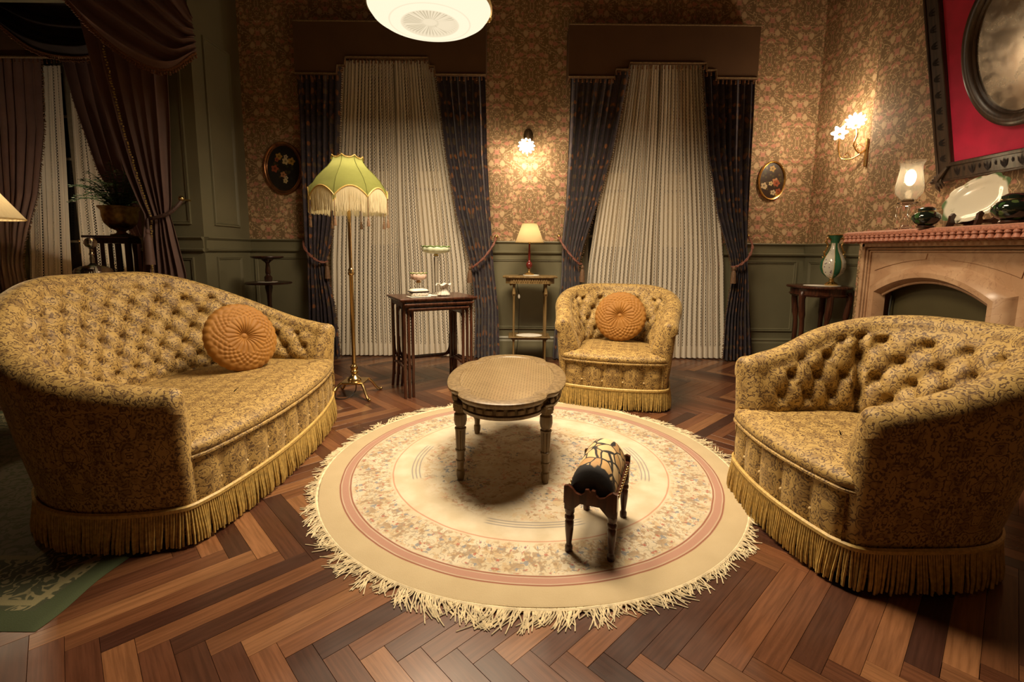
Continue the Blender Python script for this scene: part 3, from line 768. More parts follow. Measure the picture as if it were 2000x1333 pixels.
for i, (lab, xo, xi, tz, nf) in enumerate(DR):
    root = thing('window_curtain', lab, 'curtain', (0, 0, 0), 0, 'printed dark window curtains')
    o_, fn = fold_sheet('drape', 'drape_print', root, xo, xi, YD - 0.02, 0.015, 2.93, nf, 1.25, 0.030, 20 + i, 70, 10, tz, 0.3 * i)
    e = [fn(1.0, j / 70) for j in range(71)]
    mb = MB(); rd = random.Random(i)
    for j in range(140):
        p = Vector(e[j // 2]).lerp(Vector(e[min(70, j // 2 + 1)]), (j % 2) / 2); sg = 1 if interp(xi, p.z) > interp(xo, p.z) else -1
        mb.tube([p, p + Vector((sg * rd.uniform(0.008, 0.016), rd.uniform(-0.014, 0.002), rd.uniform(-0.014, 0.004)))], [0.004, 0.0055], 5)
    tag(mb.build('edge_fringe', 'tassel_thread', root, fixn=False), kind='stuff')
tieback('twisted cord tieback on the curtain behind the floor lamp', (-2.14, 4.99, 1.26), [(-2.10, 4.84, 1.16), (-2.02, 4.80, 1.06), (-1.93, 4.81, 1.00), (-1.87, 4.86, 1.0)], (-1.875, 4.845, 1.0))
tieback('twisted cord tieback between the nest of tables and the gilt table', (-0.17, 4.99, 1.27), [(-0.19, 4.84, 1.19), (-0.28, 4.80, 1.06), (-0.38, 4.80, 0.97), (-0.43, 4.85, 0.95)], (-0.43, 4.82, 0.97))
tieback('twisted cord tieback between the gilt table lamp and the armchair', (0.48, 4.99, 1.28), [(0.50, 4.84, 1.20), (0.58, 4.80, 1.09), (0.66, 4.80, 1.01), (0.70, 4.85, 1.0)], (0.705, 4.82, 0.99))
tieback('twisted cord tieback beside the console table', (2.43, 4.99, 1.30), [(2.41, 4.84, 1.19), (2.35, 4.80, 1.07), (2.27, 4.80, 1.0), (2.22, 4.85, 0.98)], (2.22, 4.80, 0.99))

YS = 4.985
for i, (x0, x1, x2, x3, lab, nf, fw) in enumerate(((-1.72, -1.93, -1.20, -1.19, 'cream lace net curtain, left half, behind the floor lamp', 15, 1.9), (-1.19, -1.185, -0.74, -0.36, 'cream lace net curtain, right half, behind the nest of tables', 14, 1.9),
     (1.05, 0.72, 1.43, 1.44, 'cream lace net curtain, left half, behind the armchair', 14, 1.9), (1.44, 1.445, 1.92, 2.26, 'cream lace net curtain, right half, nearer the fireplace', 14, 1.9))):
    root = thing('net_curtain', lab, 'net curtain', (0, 0, 0), 0, 'cream lace net curtains')
    xo = [(2.95, x0), (1.0, lerp(x0, x1, 0.8)), (0.01, x1)]; xi = [(2.95, x2), (1.0, lerp(x2, x3, 0.8)), (0.01, x3)]
    fold_sheet('lace_net', 'lace', root, xo, xi, YS, 0.012, 2.97, nf, fw, 0.022, 40 + i, 30, 9)
for i, (xa, xb) in enumerate(((-1.52, -1.29), (-1.02, -0.76), (0.88, 1.19), (1.57, 1.80))):
    lab = ('leftmost', 'second from left', 'third from left', 'rightmost')[i] + ' of the cream cafe curtains seen through the lace'
    root = thing('cafe_curtain', lab, 'cafe curtain', (0, 0, 0), 0, 'cream cafe curtains on the window glass')
    o_, fn = fold_sheet('panel', 'cafe', root, [(0, xa), (2, xa)], [(0, xb), (2, xb)], 5.115, 1.18, 1.94, 4, 0.5, 0.010, 60 + i, 12, 8)
    MB().tube([(xa - 0.01, 5.115, 1.935), (xb + 0.01, 5.115, 1.935)], 0.006, 6).build('rod', 'old_brass', root)
    MB().grid(lambda u, v: (lambda p: (p[0], p[1] - 0.003, p[2]))(fn(u, lerp(0.225, 0.262, v))), 72, 1).build('insertion_band', 'dark_velvet', root, angle=180, fixn=False)

# ---------------------------------------------------------------- bay: portiere, swags, curtains
root = thing('portiere', 'plum velvet portiere tied back against the green panelled pier', 'curtain')
xr_ = [(3.2, -2.93), (2.57, -2.91), (2.13, -2.92), (1.54, -2.95), (1.40, -2.97), (1.32, -2.95), (0.91, -2.88), (0.02, -2.84)]
xl_ = [(3.2, -3.62), (2.90, -3.56), (2.55, -3.50), (2.13, -3.41), (1.75, -3.30), (1.40, -3.17), (1.19, -3.19), (0.91, -3.22), (0.02, -3.26)]
o_, fn = fold_sheet('drape', 'plum_velvet', root, xr_, xl_, 4.20, 0.02, 3.2, 6, 1.2, 0.032, 71, 80, 12, 1.38)
mb = MB(); rd = random.Random(5)
for j in range(150):
    p = Vector(fn(0.74, j / 150)); p.y -= 0.012; q = p + Vector((rd.uniform(-0.008, 0.016), -0.014, rd.uniform(-0.012, 0.0)))
    mb.tube([p, q], [0.006, 0.007], 5)
tag(mb.build('gold_edge_fringe', 'gold_braid', root, fixn=False), kind='stuff')
root = thing('portiere_tieback', 'plum rope tieback with brass ball and long tassel on the portiere', 'tieback', (-2.85, 4.20, 1.54))
MB().tube(spline([(0, 0, 0), (-0.02, -0.04, -0.06), (-0.07, -0.07, -0.12), (-0.15, -0.085, -0.155), (-0.23, -0.07, -0.17), (-0.30, 0.0, -0.165)], 6), 0.016, 8).build('rope', 'plum_rope', root)
MB().tube([(0, 0.10, 0), (0, 0, 0)], 0.008, 8).ball((0, -0.01, 0.005), 0.025, 12, 8).build('holdback', 'brass', root)
MB().tube([(-0.255, -0.08, -0.17), (-0.255, -0.085, -0.27)], 0.009, 6).build('tassel_cord', 'plum_rope', root)
tassel_mesh(0.30, 0.035).build('tassel', 'plum_velvet', root, loc=(-0.255, -0.09, -0.26))

def swag(label, U, E, y, mat, trim, folds=6, seed=2, bul=0.14):
    # cloth slung between an upper line U and a sagging lower edge E, both given in (x, z)
    root = thing('swag', label, 'swag', (0, 0, 0), 0, 'velvet swags in the bay opening')
    us, es = spline([(x, 0, z) for x, z in U], 16), spline([(x, 0, z) for x, z in E], 16)
    def pick(L_, u): k = u * (len(L_) - 1); i = min(int(k), len(L_) - 2); return L_[i].lerp(L_[i + 1], k - i)
    def fn(u, v):
        p = pick(us, u).lerp(pick(es, u), v ** 0.9); sag = 4 * u * (1 - u); pin = 0.25 + 0.75 * min(1.0, 6 * min(u, 1 - u))
        w = v * folds * 2 * pi + 1.2 * sin(3 * u)
        return (p.x, y - bul * sag * (0.3 + 0.7 * v) + 0.045 * sin(w) * pin + 0.012 * sin(2.3 * w), p.z + 0.012 * cos(w) * pin)
    MB().grid(fn, 90, 100).build('swag_cloth', mat, root, angle=180, fixn=False); cl_ = COL.objects[-1]
    e = [Vector(fn(i / 90, 1.0)) for i in range(91)]
    MB().tube(e, 0.013, 6).build('edge_braid', trim, cl_)
    fringe_drops(cl_, [p + Vector((0, -0.004, -0.006)) for p in e], trim, 0.022, 0.036, seed, 'edge_bobbles', 0.008)
swag('plum velvet swag with copper braid edge above the portiere', [(-4.5, 4.3), (-3.9, 4.1), (-3.2, 3.72), (-2.75, 3.22), (-2.62, 2.99)], [(-4.5, 3.98), (-3.9, 3.42), (-3.56, 3.08), (-3.32, 2.82), (-3.09, 2.64), (-2.93, 2.56), (-2.81, 2.54), (-2.72, 2.58), (-2.60, 2.70)], 4.14, 'plum_velvet', 'copper_braid', 5)
swag('black velvet swag with gold edge hanging inside the bay', [(-6.1, 4.2), (-5.2, 4.1), (-4.4, 4.1), (-3.7, 4.2)], [(-6.1, 3.98), (-5.75, 3.70), (-5.45, 3.43), (-5.17, 3.23), (-4.85, 3.15), (-4.5, 3.18), (-4.1, 3.45), (-3.7, 3.9)], 5.46, 'dark_velvet', 'copper_braid', 4, 4, 0.06)
root = thing('bay_valance', 'brown cloth valance with fringed lower edge across the bay window', 'valance', (-5.0, 5.52, 3.17))
MB().prism([(-1.15, 0), (1.35, 0), (1.35, 0.6), (-1.15, 0.6)], 0, 0.02, 1).build('valance_cloth', 'bay_valance_cloth', root, smooth=False)
MB().tube([(-1.15, -0.006, 0.008), (1.35, -0.006, 0.008)], 0.012, 6).build('braid', 'pelmet_braid', root)
fringe_drops(root, [(-1.15, -0.006, 0.0), (1.35, -0.006, 0.0)], 'copper_braid', 0.05, 0.05, 9)
for lab, xo, xi, sd in (('dark plum curtain at the left edge of the bay window', [(3.2, -6.0), (1.1, -6.0), (0, -5.95)], [(3.2, -5.26), (2.43, -5.32), (1.71, -5.47), (1.14, -5.68), (0.9, -5.72), (0, -5.62)], 80),
                        ('dark plum curtain behind the fern in the bay', [(3.2, -4.05), (1.9, -4.05), (1.2, -4.05), (0, -4.0)], [(3.2, -5.02), (2.7, -4.93), (2.0, -4.75), (1.6, -4.55), (1.2, -4.38), (0, -4.4)], 81)):
    root = thing('bay_curtain', lab, 'curtain', (0, 0, 0), 0, 'plum curtains in the bay')
    o_, fn = fold_sheet('drape', 'plum_velvet', root, xo, xi, 5.60, 0.02, 3.25, 7, 1.4, 0.040, sd, 60, 10, 1.15)
    e = [Vector(fn(1.0, j / 60)) for j in range(61)]; mb = MB(); rd = random.Random(sd)
    for j in range(120):
        p = e[j // 2].lerp(e[min(60, j // 2 + 1)], (j % 2) / 2); sg = 1 if sd == 80 else -1
        mb.tube([p, p + Vector((sg * rd.uniform(0.012, 0.028), -0.012, rd.uniform(-0.02, 0.0)))], [0.006, 0.009], 5)
    tag(mb.build('edge_fringe', 'tassel_thread', root, fixn=False), kind='stuff')
for lab, x0, x1, x2, x3, sd in (('cream lace net on the left of the bay window', -5.50, -5.85, -5.12, -5.30, 90), ('cream lace net on the right of the bay window, slanting', -5.04, -5.16, -4.70, -4.40, 91)):
    root = thing('net_curtain', lab, 'net curtain', (0, 0, 0), 0, 'cream lace net curtains')
    fold_sheet('lace_net', 'lace', root, [(3.1, x0), (0.01, x1)], [(3.1, x2), (0.01, x3)], 5.70, 0.012, 3.15, 9, 1.0, 0.025, sd, 30, 9)

# ================================================================ carpets
RUG_C, RUG_R = (0.10, 2.405), 1.045
t = NT('cream_carpet'); o_ = t.obj(); x, y, z = t.sep(o_)
r = t.f('DIVIDE', t.f('SQRT', t.f('ADD', t.f('MULTIPLY', x, x), t.f('MULTIPLY', y, y))), RUG_R)
wob = t.noise(o_, 6.0, 2.0); r = t.f('ADD', r, t.f('MULTIPLY', t.f('SUBTRACT', wob, 0.5), 0.008))
an = t.f('ARCTAN2', y, x)
pile = t.noise(o_, 9.0, 4.0)
base = t.mix(t.step(pile, 0.3, 0.7), (0.50, 0.42, 0.28), (0.61, 0.535, 0.395))
def band(lo, hi, s=0.004):
    return t.f('MULTIPLY', t.step(r, lo - s, lo + s), t.step(r, hi + s, hi - s))
outer = t.mix(pile, (0.43, 0.335, 0.19), (0.52, 0.42, 0.255))
c = t.mix(t.step(r, 0.90, 0.91), base, outer)
pp = t.com(t.f('MULTIPLY', r, 1.0), t.f('MULTIPLY', t.mirror(an, pi / 16), 0.85), 0.0)
# floral spray helper: petals and leaves from a voronoi in mirrored polar space
def flor(c, vec, scale, mask, cols, thr=0.30, seedoff=(0, 0, 0)):
    v = t.voro(t.warp(t.vadd(vec, seedoff), scale * 0.8, 0.25 / scale), scale); d_ = v.outputs['Distance']; q = t.sep(v.outputs['Color'])
    colr = t.ramp(q[0], [(i / len(cols), k) for i, k in enumerate(cols)], 'CONSTANT')
    keep = t.step(q[1], 0.35, 0.40); m_ = t.f('MULTIPLY', t.f('MULTIPLY', t.step(d_, thr, thr - 0.10), keep), mask)
    return t.mix(t.f('MULTIPLY', m_, 0.9), c, colr)
TAN, BR, BLU, GR, PK, NV = (0.33, 0.20, 0.09), (0.20, 0.115, 0.055), (0.17, 0.20, 0.24), (0.28, 0.27, 0.13), (0.52, 0.24, 0.15), (0.035, 0.055, 0.085)
def leaves(c, vec, scale, lo, hi, mask, col, op):
    st2 = t.warp(vec, scale * 0.35, 1.6 / scale)
    return t.mix(t.f('MULTIPLY', t.f('MULTIPLY', t.step(t.noise(st2, scale, 2.5, 0.6), lo, hi), mask), op), c, col)
clus = t.step(t.noise(o_, 3.2, 1.0), 0.34, 0.48); clu2 = t.step(t.noise(t.vadd(o_, (3, 1, 0)), 4.4, 1.0), 0.53, 0.62)
fld = band(-0.2, 0.53, 0.03)
c = leaves(c, o_, 26.0, 0.51, 0.58, fld, (0.50, 0.37, 0.21), 0.7)
c = leaves(c, o_, 34.0, 0.55, 0.60, t.f('MULTIPLY', fld, clus), (0.30, 0.185, 0.095), 0.75)
c = leaves(c, t.vadd(o_, (7, 2, 0)), 40.0, 0.57, 0.61, t.f('MULTIPLY', fld, clu2), BLU, 0.85)
c = leaves(c, t.vadd(o_, (1, 9, 0)), 44.0, 0.60, 0.64, t.f('MULTIPLY', fld, clu2), NV, 0.9)
c = leaves(c, t.vadd(o_, (4, 4, 0)), 38.0, 0.60, 0.64, t.f('MULTIPLY', fld, clus), PK, 0.7)
mirr = t.com(t.f('MULTIPLY', r, 1.0), t.f('MULTIPLY', t.mirror(an, pi / 9), 0.8), 0.0)
bnd = band(0.685, 0.85, 0.012)
c = leaves(c, o_, 30.0, 0.53, 0.59, bnd, (0.46, 0.33, 0.18), 0.75)
c = leaves(c, mirr, 26.0, 0.52, 0.57, t.f('MULTIPLY', bnd, t.step(t.noise(mirr, 7.0, 1.0), 0.40, 0.52)), (0.27, 0.17, 0.085), 0.7)
c = leaves(c, t.vadd(mirr, (3, 3, 0)), 30.0, 0.60, 0.64, bnd, BLU, 0.8)
c = leaves(c, t.vadd(mirr, (6, 1, 0)), 34.0, 0.63, 0.67, bnd, (0.36, 0.09, 0.06), 0.8)
ctr = t.f('ABSOLUTE', t.f('SUBTRACT', t.noise(mirr, 30.0, 1.0), 0.5)); c = t.mix(t.f('MULTIPLY', t.f('MULTIPLY', t.step(ctr, 0.035, 0.015), band(0.70, 0.84)), 0.55), c, (0.24, 0.20, 0.15))
c = t.mix(band(0.866, 0.896), c, (0.39, 0.215, 0.155))
for lo, hi in ((0.856, 0.863), (0.899, 0.906)): c = t.mix(band(lo, hi, 0.003), c, (0.24, 0.075, 0.040))
c = t.mix(t.f('MULTIPLY', band(0.668, 0.674, 0.003), 0.8), c, (0.42, 0.16, 0.09))
arcs = t.step(t.f('COSINE', t.f('MULTIPLY', an, 4.0)), 0.1, 0.3)
for lo in (0.545, 0.562, 0.579): c = t.mix(t.f('MULTIPLY', t.f('MULTIPLY', band(lo, lo + 0.006, 0.003), arcs), 0.75), c, (0.16, 0.16, 0.18))
MAT['cream_carpet'] = t.P(c, 0.9, bump=t.f('ADD', t.noise(o_, 420.0, 2.0), t.f('MULTIPLY', pile, 1.5)), bstr=0.5, bdist=0.003, Sheen_Weight=0.2)
rug = thing('round_rug', 'round cream floral carpet with tasselled rim under the oval table', 'carpet', (*RUG_C, 0))
rd = random.Random(2)
MB().lathe([(RUG_R - 0.004, 0.001), (RUG_R, 0.004), (RUG_R - 0.002, 0.010), (RUG_R - 0.012, 0.0135), (RUG_R * 0.7, 0.014), (RUG_R * 0.35, 0.0145), (0.01, 0.0145)], 160, (0, 0, 0), lambda rr, z, a_, i: (rr * (1 + 0.006 * sin(5 * a_) * (rr > 0.9)), z)).build('pile', 'cream_carpet', rug)
fm_ = MB(); a_ = 0.0
while a_ < 2 * pi:
    bunch = rd.randint(3, 7); ln = rd.uniform(0.030, 0.082) * (1.1 + 0.25 * sin(3 * a_ + 1)); lean = rd.uniform(-0.45, 0.45) + 0.35 * sin(9 * a_)
    far_side = sin(a_) > 0.55
    for k in range(bunch):
        q = a_ + k * 0.0035; n_ = Vector((cos(q), sin(q), 0)); tg = Vector((-sin(q), cos(q), 0)); l = ln * rd.uniform(0.75, 1.1)
        p0 = n_ * (RUG_R - 0.006) + Vector((0, 0, 0.008)); l1 = lean + rd.uniform(-0.3, 0.3); b_ = rd.uniform(-0.035, 0.035)
        pts = [p0, p0 + n_ * l * 0.35 + tg * (l * 0.2 * l1) + Vector((0, 0, rd.uniform(-0.003, 0.003))), p0 + n_ * l * 0.7 + tg * (l * 0.55 * l1 + b_ * 0.5) + Vector((0, 0, -0.004)), p0 + n_ * l + tg * (l * l1 + b_) + Vector((0, 0, -0.0055))]
        fm_.tube(pts, [0.0022, 0.0021, 0.0020, 0.0016], 4, caps=False)
    a_ += bunch * 0.0035 + rd.uniform(-0.002, 0.003)
tag(fm_.build('rim_fringe', 'rug_fringe', rug, fixn=False), kind='stuff')
MB().tube([(RUG_R * 1.002 * cos(2 * pi * i / 120), RUG_R * 1.002 * sin(2 * pi * i / 120), 0.006) for i in range(120)], 0.0065, 6, closed=True).build('rim_binding', 'rug_fringe', rug)

t = NT('green_carpet'); o_ = t.obj(); x, y, z = t.sep(o_); u2, v2, _ = t.sep(t.uv())
ed = t.f('MINIMUM', t.f('MINIMUM', u2, t.f('SUBTRACT', 2.6, u2)), t.f('MINIMUM', v2, t.f('SUBTRACT', 1.9, v2)))
p = t.com(t.mirror(u2, 0.26), t.mirror(v2, 0.26), 0.0); w = t.warp(p, 7.0, 0.12)
n1 = t.noise(w, 16.0, 2.0); ctr = t.f('ABSOLUTE', t.f('SUBTRACT', t.f('FRACT', t.f('MULTIPLY', n1, 5.0)), 0.5))
c = t.mix(t.noise(o_, 14.0, 3.0), (0.045, 0.055, 0.026), (0.085, 0.090, 0.048))
c = t.mix(t.step(ctr, 0.22, 0.12), c, (0.27, 0.235, 0.12))
c = t.mix(t.f('MULTIPLY', t.step(ed, 0.30, 0.34), 0.75), c, t.mix(t.step(ctr, 0.25, 0.12), (0.25, 0.22, 0.15), (0.08, 0.095, 0.05)))
for lo in (0.09, 0.31): c = t.mix(t.f('MULTIPLY', t.step(ed, lo, lo + 0.006), t.step(ed, lo + 0.03, lo + 0.024)), c, (0.26, 0.23, 0.115))
c = t.mix(t.step(ed, 0.075, 0.07), c, (0.055, 0.072, 0.030))
MAT['green_carpet'] = t.P(c, 0.95, bump=t.noise(o_, 300.0), bstr=0.4, bdist=0.003)
gr = thing('green_rug', 'green and cream patterned carpet under the near end of the sofa', 'carpet', (-1.39, 1.265, 0))
def gfn(u, v):
    e = 0.006 * sin(40 * v) * (u < 0.01); return (-2.6 * u + e, 1.9 * v, 0.009 if 0.004 < u < 0.996 and 0.003 < v < 0.997 else 0.001)
MB().grid(gfn, 200, 60, lambda u, v: (2.6 * u, 1.9 * v)).build('pile', 'green_carpet', gr)

# ================================================================ oval cane table
tb = thing('oval_table', 'oval limed wood table with cane top on fluted legs', 'table', (-0.02, 2.49, 0.0145), math.radians(-3.5))
def oval(sc=1.0, n=120):
    pts = []
    for i in range(n):
        a_ = 2 * pi * i / n
        # wide middle lobe between two rounded end lobes, with a small notch where they meet
        side = (0.305 * cos(a_), 0.415 * sin(a_)); e = abs(sin(a_))
        x_, y_ = 0.305 * math.copysign(abs(cos(a_)) ** 0.92, cos(a_)), 0.50 * sin(a_)
        notch = exp(-((abs(y_) - 0.335) / 0.035) ** 2) * 0.024
        if abs(y_) > 0.34: x_ *= 0.985
        x_ -= math.copysign(notch, x_) * (abs(x_) > 0.05); y_ -= math.copysign(notch * 0.6, y_)
        pts.append((x_ * sc, y_ * sc))
    return pts
ov = oval(); HT = 0.452
def lay(off, z): return [(x, y, z) for x, y in offset_poly(ov, off)]
MB().rings([lay(-0.045, HT - 0.085), lay(-0.020, HT - 0.085), lay(-0.016, HT - 0.070), lay(-0.026, HT - 0.066), lay(-0.026, HT - 0.034), lay(-0.010, HT - 0.030), lay(-0.006, HT - 0.022), lay(0.004, HT - 0.014), lay(0.005, HT - 0.004), lay(-0.002, HT), lay(-0.055, HT), lay(-0.060, HT - 0.004), lay(-0.060, HT - 0.02)], False, False).build('table_frame', 'limed_wood', tb, angle=30)
t = NT('cane'); x, y, z = t.sep(t.obj())
sx_ = t.f('ABSOLUTE', t.f('SUBTRACT', t.f('FRACT', t.f('MULTIPLY', x, 70.0)), 0.5)); sy_ = t.f('ABSOLUTE', t.f('SUBTRACT', t.f('FRACT', t.f('MULTIPLY', y, 70.0)), 0.5))
dg = t.f('ABSOLUTE', t.f('SUBTRACT', t.f('FRACT', t.f('MULTIPLY', t.f('ADD', x, y), 50.0)), 0.5))
hole = t.f('MULTIPLY', t.f('MULTIPLY', t.step(sx_, 0.26, 0.18), t.step(sy_, 0.26, 0.18)), t.step(dg, 0.10, 0.2))
MAT['cane'] = t.P(t.mix(hole, t.mix(t.noise(t.obj(), 8.0), (0.20, 0.138, 0.064), (0.29, 0.205, 0.10)), (0.065, 0.040, 0.018)), 0.32, bump=hole, bstr=-0.5, bdist=0.003, Coat_Weight=0.6, Coat_Roughness=0.08)
MB().rings([lay(-0.056, HT - 0.012), lay(-0.056, HT - 0.004)] + [[(x * k, y * k, HT - 0.004) for x, y in offset_poly(ov, -0.057)] for k in (0.9, 0.5, 0.02)], True, True).build('cane_panel', 'cane', tb, smooth=False)
bmb = None
oo = offset_poly(ov, -0.020)
for i in range(0, 120, 3):      # carved blocks of the frieze
    x_, y_ = oo[i]; x2, y2 = oo[(i + 1) % 120]; an_ = atan2(y2 - y_, x2 - x_)
    if bmb is None: bmb = MB().box((0, 0, 0), (0.034, 0.010, 0.022), 0, 0.003).build('frieze_block', 'limed_wood', tb, loc=(x_, y_, HT - 0.050), rot=(0, 0, an_))
    else: part('frieze_block', bmb, tb, (x_, y_, HT - 0.050), (0, 0, an_))
lp_ = [(0.019, HT - 0.068), (0.026, HT - 0.075), (0.027, HT - 0.100), (0.021, HT - 0.104), (0.018, HT - 0.110), (0.0245, HT - 0.118), (0.0255, HT - 0.150), (0.022, HT - 0.172), (0.0165, HT - 0.178), (0.0165, HT - 0.184), (0.0225, HT - 0.187), (0.0225, HT - 0.194)]
lp2 = [(0.0205, HT - 0.196), (0.0175, HT - 0.292), (0.0205, HT - 0.295), (0.0205, HT - 0.302), (0.0165, HT - 0.305), (0.0155, HT - 0.345), (0.0185, HT - 0.348), (0.0185, HT - 0.355), (0.015, HT - 0.358), (0.0125, HT - 0.395), (0.0165, HT - 0.402), (0.0165, HT - 0.425), (0.012, 0.0)]
def flute_(rr, z, a_, i): return (rr * (1 - (0.17 * (cos(8 * a_) > 0.2)) if 12 <= i <= 13 else rr) if False else (rr * (1 - 0.18 * max(0, cos(9 * a_)) ** 0.5) if i in (12, 13) else rr), z)
for lx, ly in ((-0.205, -0.30), (0.205, -0.30), (-0.205, 0.30), (0.205, 0.30)):
    lg = MB().lathe([(r_ * 1.22, z_) for r_, z_ in lp_ + lp2], 36, (lx, ly, 0), flute_).build('leg', 'limed_wood', tb, angle=30)
    tbp = lg; MB().box((lx, ly, HT - 0.076), (0.056, 0.056, 0.034), atan2(ly, lx), 0.006).build('leg_block', 'limed_wood', lg, smooth=False)

# ================================================================ footstool with barrel top
st = thing('footstool', 'small mahogany footstool with black and gold floral barrel top', 'footstool', (0.348, 1.77, 0.0145), math.radians(-21))
w2, l2 = 0.078, 0.155
lgp = [(0.013, 0.0), (0.0145, 0.006), (0.0145, 0.020), (0.011, 0.026), (0.010, 0.032), (0.0155, 0.085), (0.0165, 0.118), (0.013, 0.124), (0.018, 0.130), (0.018, 0.140), (0.014, 0.146), (0.018, 0.156), (0.018, 0.170)]
for sx2 in (-1, 1):
    for sy2 in (-1, 1):
        lg = MB().lathe(lgp, 18, (sx2 * w2, sy2 * l2, 0)).build('leg', 'mahogany', st, angle=35)
        MB().box((sx2 * w2, sy2 * l2, 0.205), (0.036, 0.036, 0.075), 0, 0.004).build('leg_post', 'mahogany', lg, smooth=False)
for sy2 in (-1, 1):
    pts = [(-w2 + 0.014, 0.175), (-w2 * 0.45, 0.205), (w2 * 0.45, 0.205), (w2 - 0.014, 0.175), (w2 + 0.018, 0.20), (w2 + 0.018, 0.262), (w2 + 0.002, 0.268), (w2 - 0.012, 0.258), (w2 - 0.026, 0.243), (w2 - 0.045, 0.238), (0.022, 0.246), (0.018, 0.262), (0.006, 0.264), (0.0, 0.254), (-0.006, 0.264), (-0.018, 0.262), (-0.022, 0.246), (-w2 + 0.045, 0.238), (-w2 + 0.026, 0.243), (-w2 + 0.012, 0.258), (-w2 - 0.002, 0.268), (-w2 - 0.018, 0.262), (-w2 - 0.018, 0.20)]
    MB().prism(pts, sy2 * (l2 + 0.018) - 0.007, sy2 * (l2 + 0.018) + 0.007, 1).build('end_board', 'mahogany', st, smooth=False)
for sx2 in (-1, 1):
    MB().box((sx2 * (w2 + 0.006), 0, 0.222), (0.014, 2 * l2 - 0.03, 0.034), 0, 0.003).build('side_rail', 'mahogany', st, smooth=False)
    nm = None
    for i in range(11):
        loc = (sx2 * (w2 + 0.014), lerp(-l2 + 0.03, l2 - 0.03, i / 10), 0.232)
        if nm is None: nm = MB().ball((0, 0, 0), 0.0062, 8, 5).build('brass_stud', 'brass', st, loc=loc)
        else: part('brass_stud', nm, st, loc)
t = NT('tapestry'); u3, v3, _ = t.sep(t.uv()); vec = t.com(u3, v3, 0)
wv = t.warp(vec, 6.0, 0.04); vv = t.voro(wv, 18.0); de = t.voro(wv, 18.0, 'DISTANCE_TO_EDGE').outputs['Distance']; q = t.sep(vv.outputs['Color'])
msk = t.step(t.f('ADD', v3, t.f('MULTIPLY', t.noise(vec, 22.0, 1.0), 0.10)), 0.075, 0.085)
leafc = t.ramp(q[0], [(0, (0.62, 0.46, 0.24)), (0.35, (0.50, 0.30, 0.12)), (0.6, (0.66, 0.53, 0.31)), (0.85, (0.36, 0.19, 0.075))], 'CONSTANT')
leafc = t.mix(t.f('MULTIPLY', t.noise(vec, 60.0, 2.0), 0.6), leafc, (0.58, 0.40, 0.18))
MAT['tapestry'] = t.P(t.mix(t.f('MULTIPLY', msk, t.step(de, 0.04, 0.08)), (0.012, 0.011, 0.012), leafc), 0.75, bump=t.noise(vec, 400.0), bstr=0.3, bdist=0.002)
def barrel(u, v):
    a_ = pi * (1 - u) ; y_ = lerp(-l2 - 0.004, l2 + 0.004, v); e = min(1, min(v, 1 - v) / 0.13); k = sqrt(max(0.0, 1 - (1 - e) ** 2)); k = 0.55 + 0.45 * k
    return ((w2 + 0.004) * cos(a_) * (0.9 + 0.1 * k), y_, 0.225 + 0.118 * k * sin(a_) ** 0.8)
cm = MB().grid(barrel, 36, 40, lambda u, v: (u * 0.30, v * 0.32))
for yv in (0.0, 1.0):
    ring = [barrel(i / 36, yv) for i in range(37)]; cm.add(ring, [tuple(range(37))], [(0.3 * i / 36, 0.0 if yv == 0 else 0.0) for i in range(37)])
cm.build('cushion', 'tapestry', st, angle=60)

# ================================================================ floor lamp
def glow(name, col, emit, trans=0.4, rough=0.7):
    t = NT(name); n = t.noise(t.obj(), 40.0, 3.0)
    return t, n
t = NT('green_silk'); n = t.noise(t.obj(), 30.0, 3.0)
dif = t.n('ShaderNodeBsdfDiffuse', {0: t.mix(n, (0.20, 0.215, 0.055), (0.28, 0.295, 0.085))}); trl = t.n('ShaderNodeBsdfTranslucent', {0: (0.135, 0.138, 0.048)})
ms = t.n('ShaderNodeMixShader', {0: 0.5, 1: dif.outputs[0], 2: trl.outputs[0]}); t.t.links.new(ms.outputs[0], t.out.inputs[0]); MAT['green_silk'] = t.m
def cloth_shade(name, col, tcol, fac=0.5):
    t = NT(name); dif = t.n('ShaderNodeBsdfDiffuse', {0: col}); trl = t.n('ShaderNodeBsdfTranslucent', {0: tcol})
    ms = t.n('ShaderNodeMixShader', {0: fac, 1: dif.outputs[0], 2: trl.outputs[0]}); t.t.links.new(ms.outputs[0], t.out.inputs[0]); MAT[name] = t.m
cloth_shade('cream_shade', (0.62, 0.50, 0.28), (0.75, 0.60, 0.33)); cloth_shade('pleated_silk', (0.55, 0.45, 0.27), (0.40, 0.32, 0.18), 0.35); cloth_shade('cream_fringe', (0.66, 0.58, 0.38), (0.72, 0.62, 0.40), 0.35)
def emis(name, col, st):
    t = NT(name); e = t.n('ShaderNodeEmission', {0: col, 1: st}); t.t.links.new(e.outputs[0], t.out.inputs[0]); MAT[name] = t.m
emis('bulb_glow', (1.0, 0.78, 0.48), 14.0)

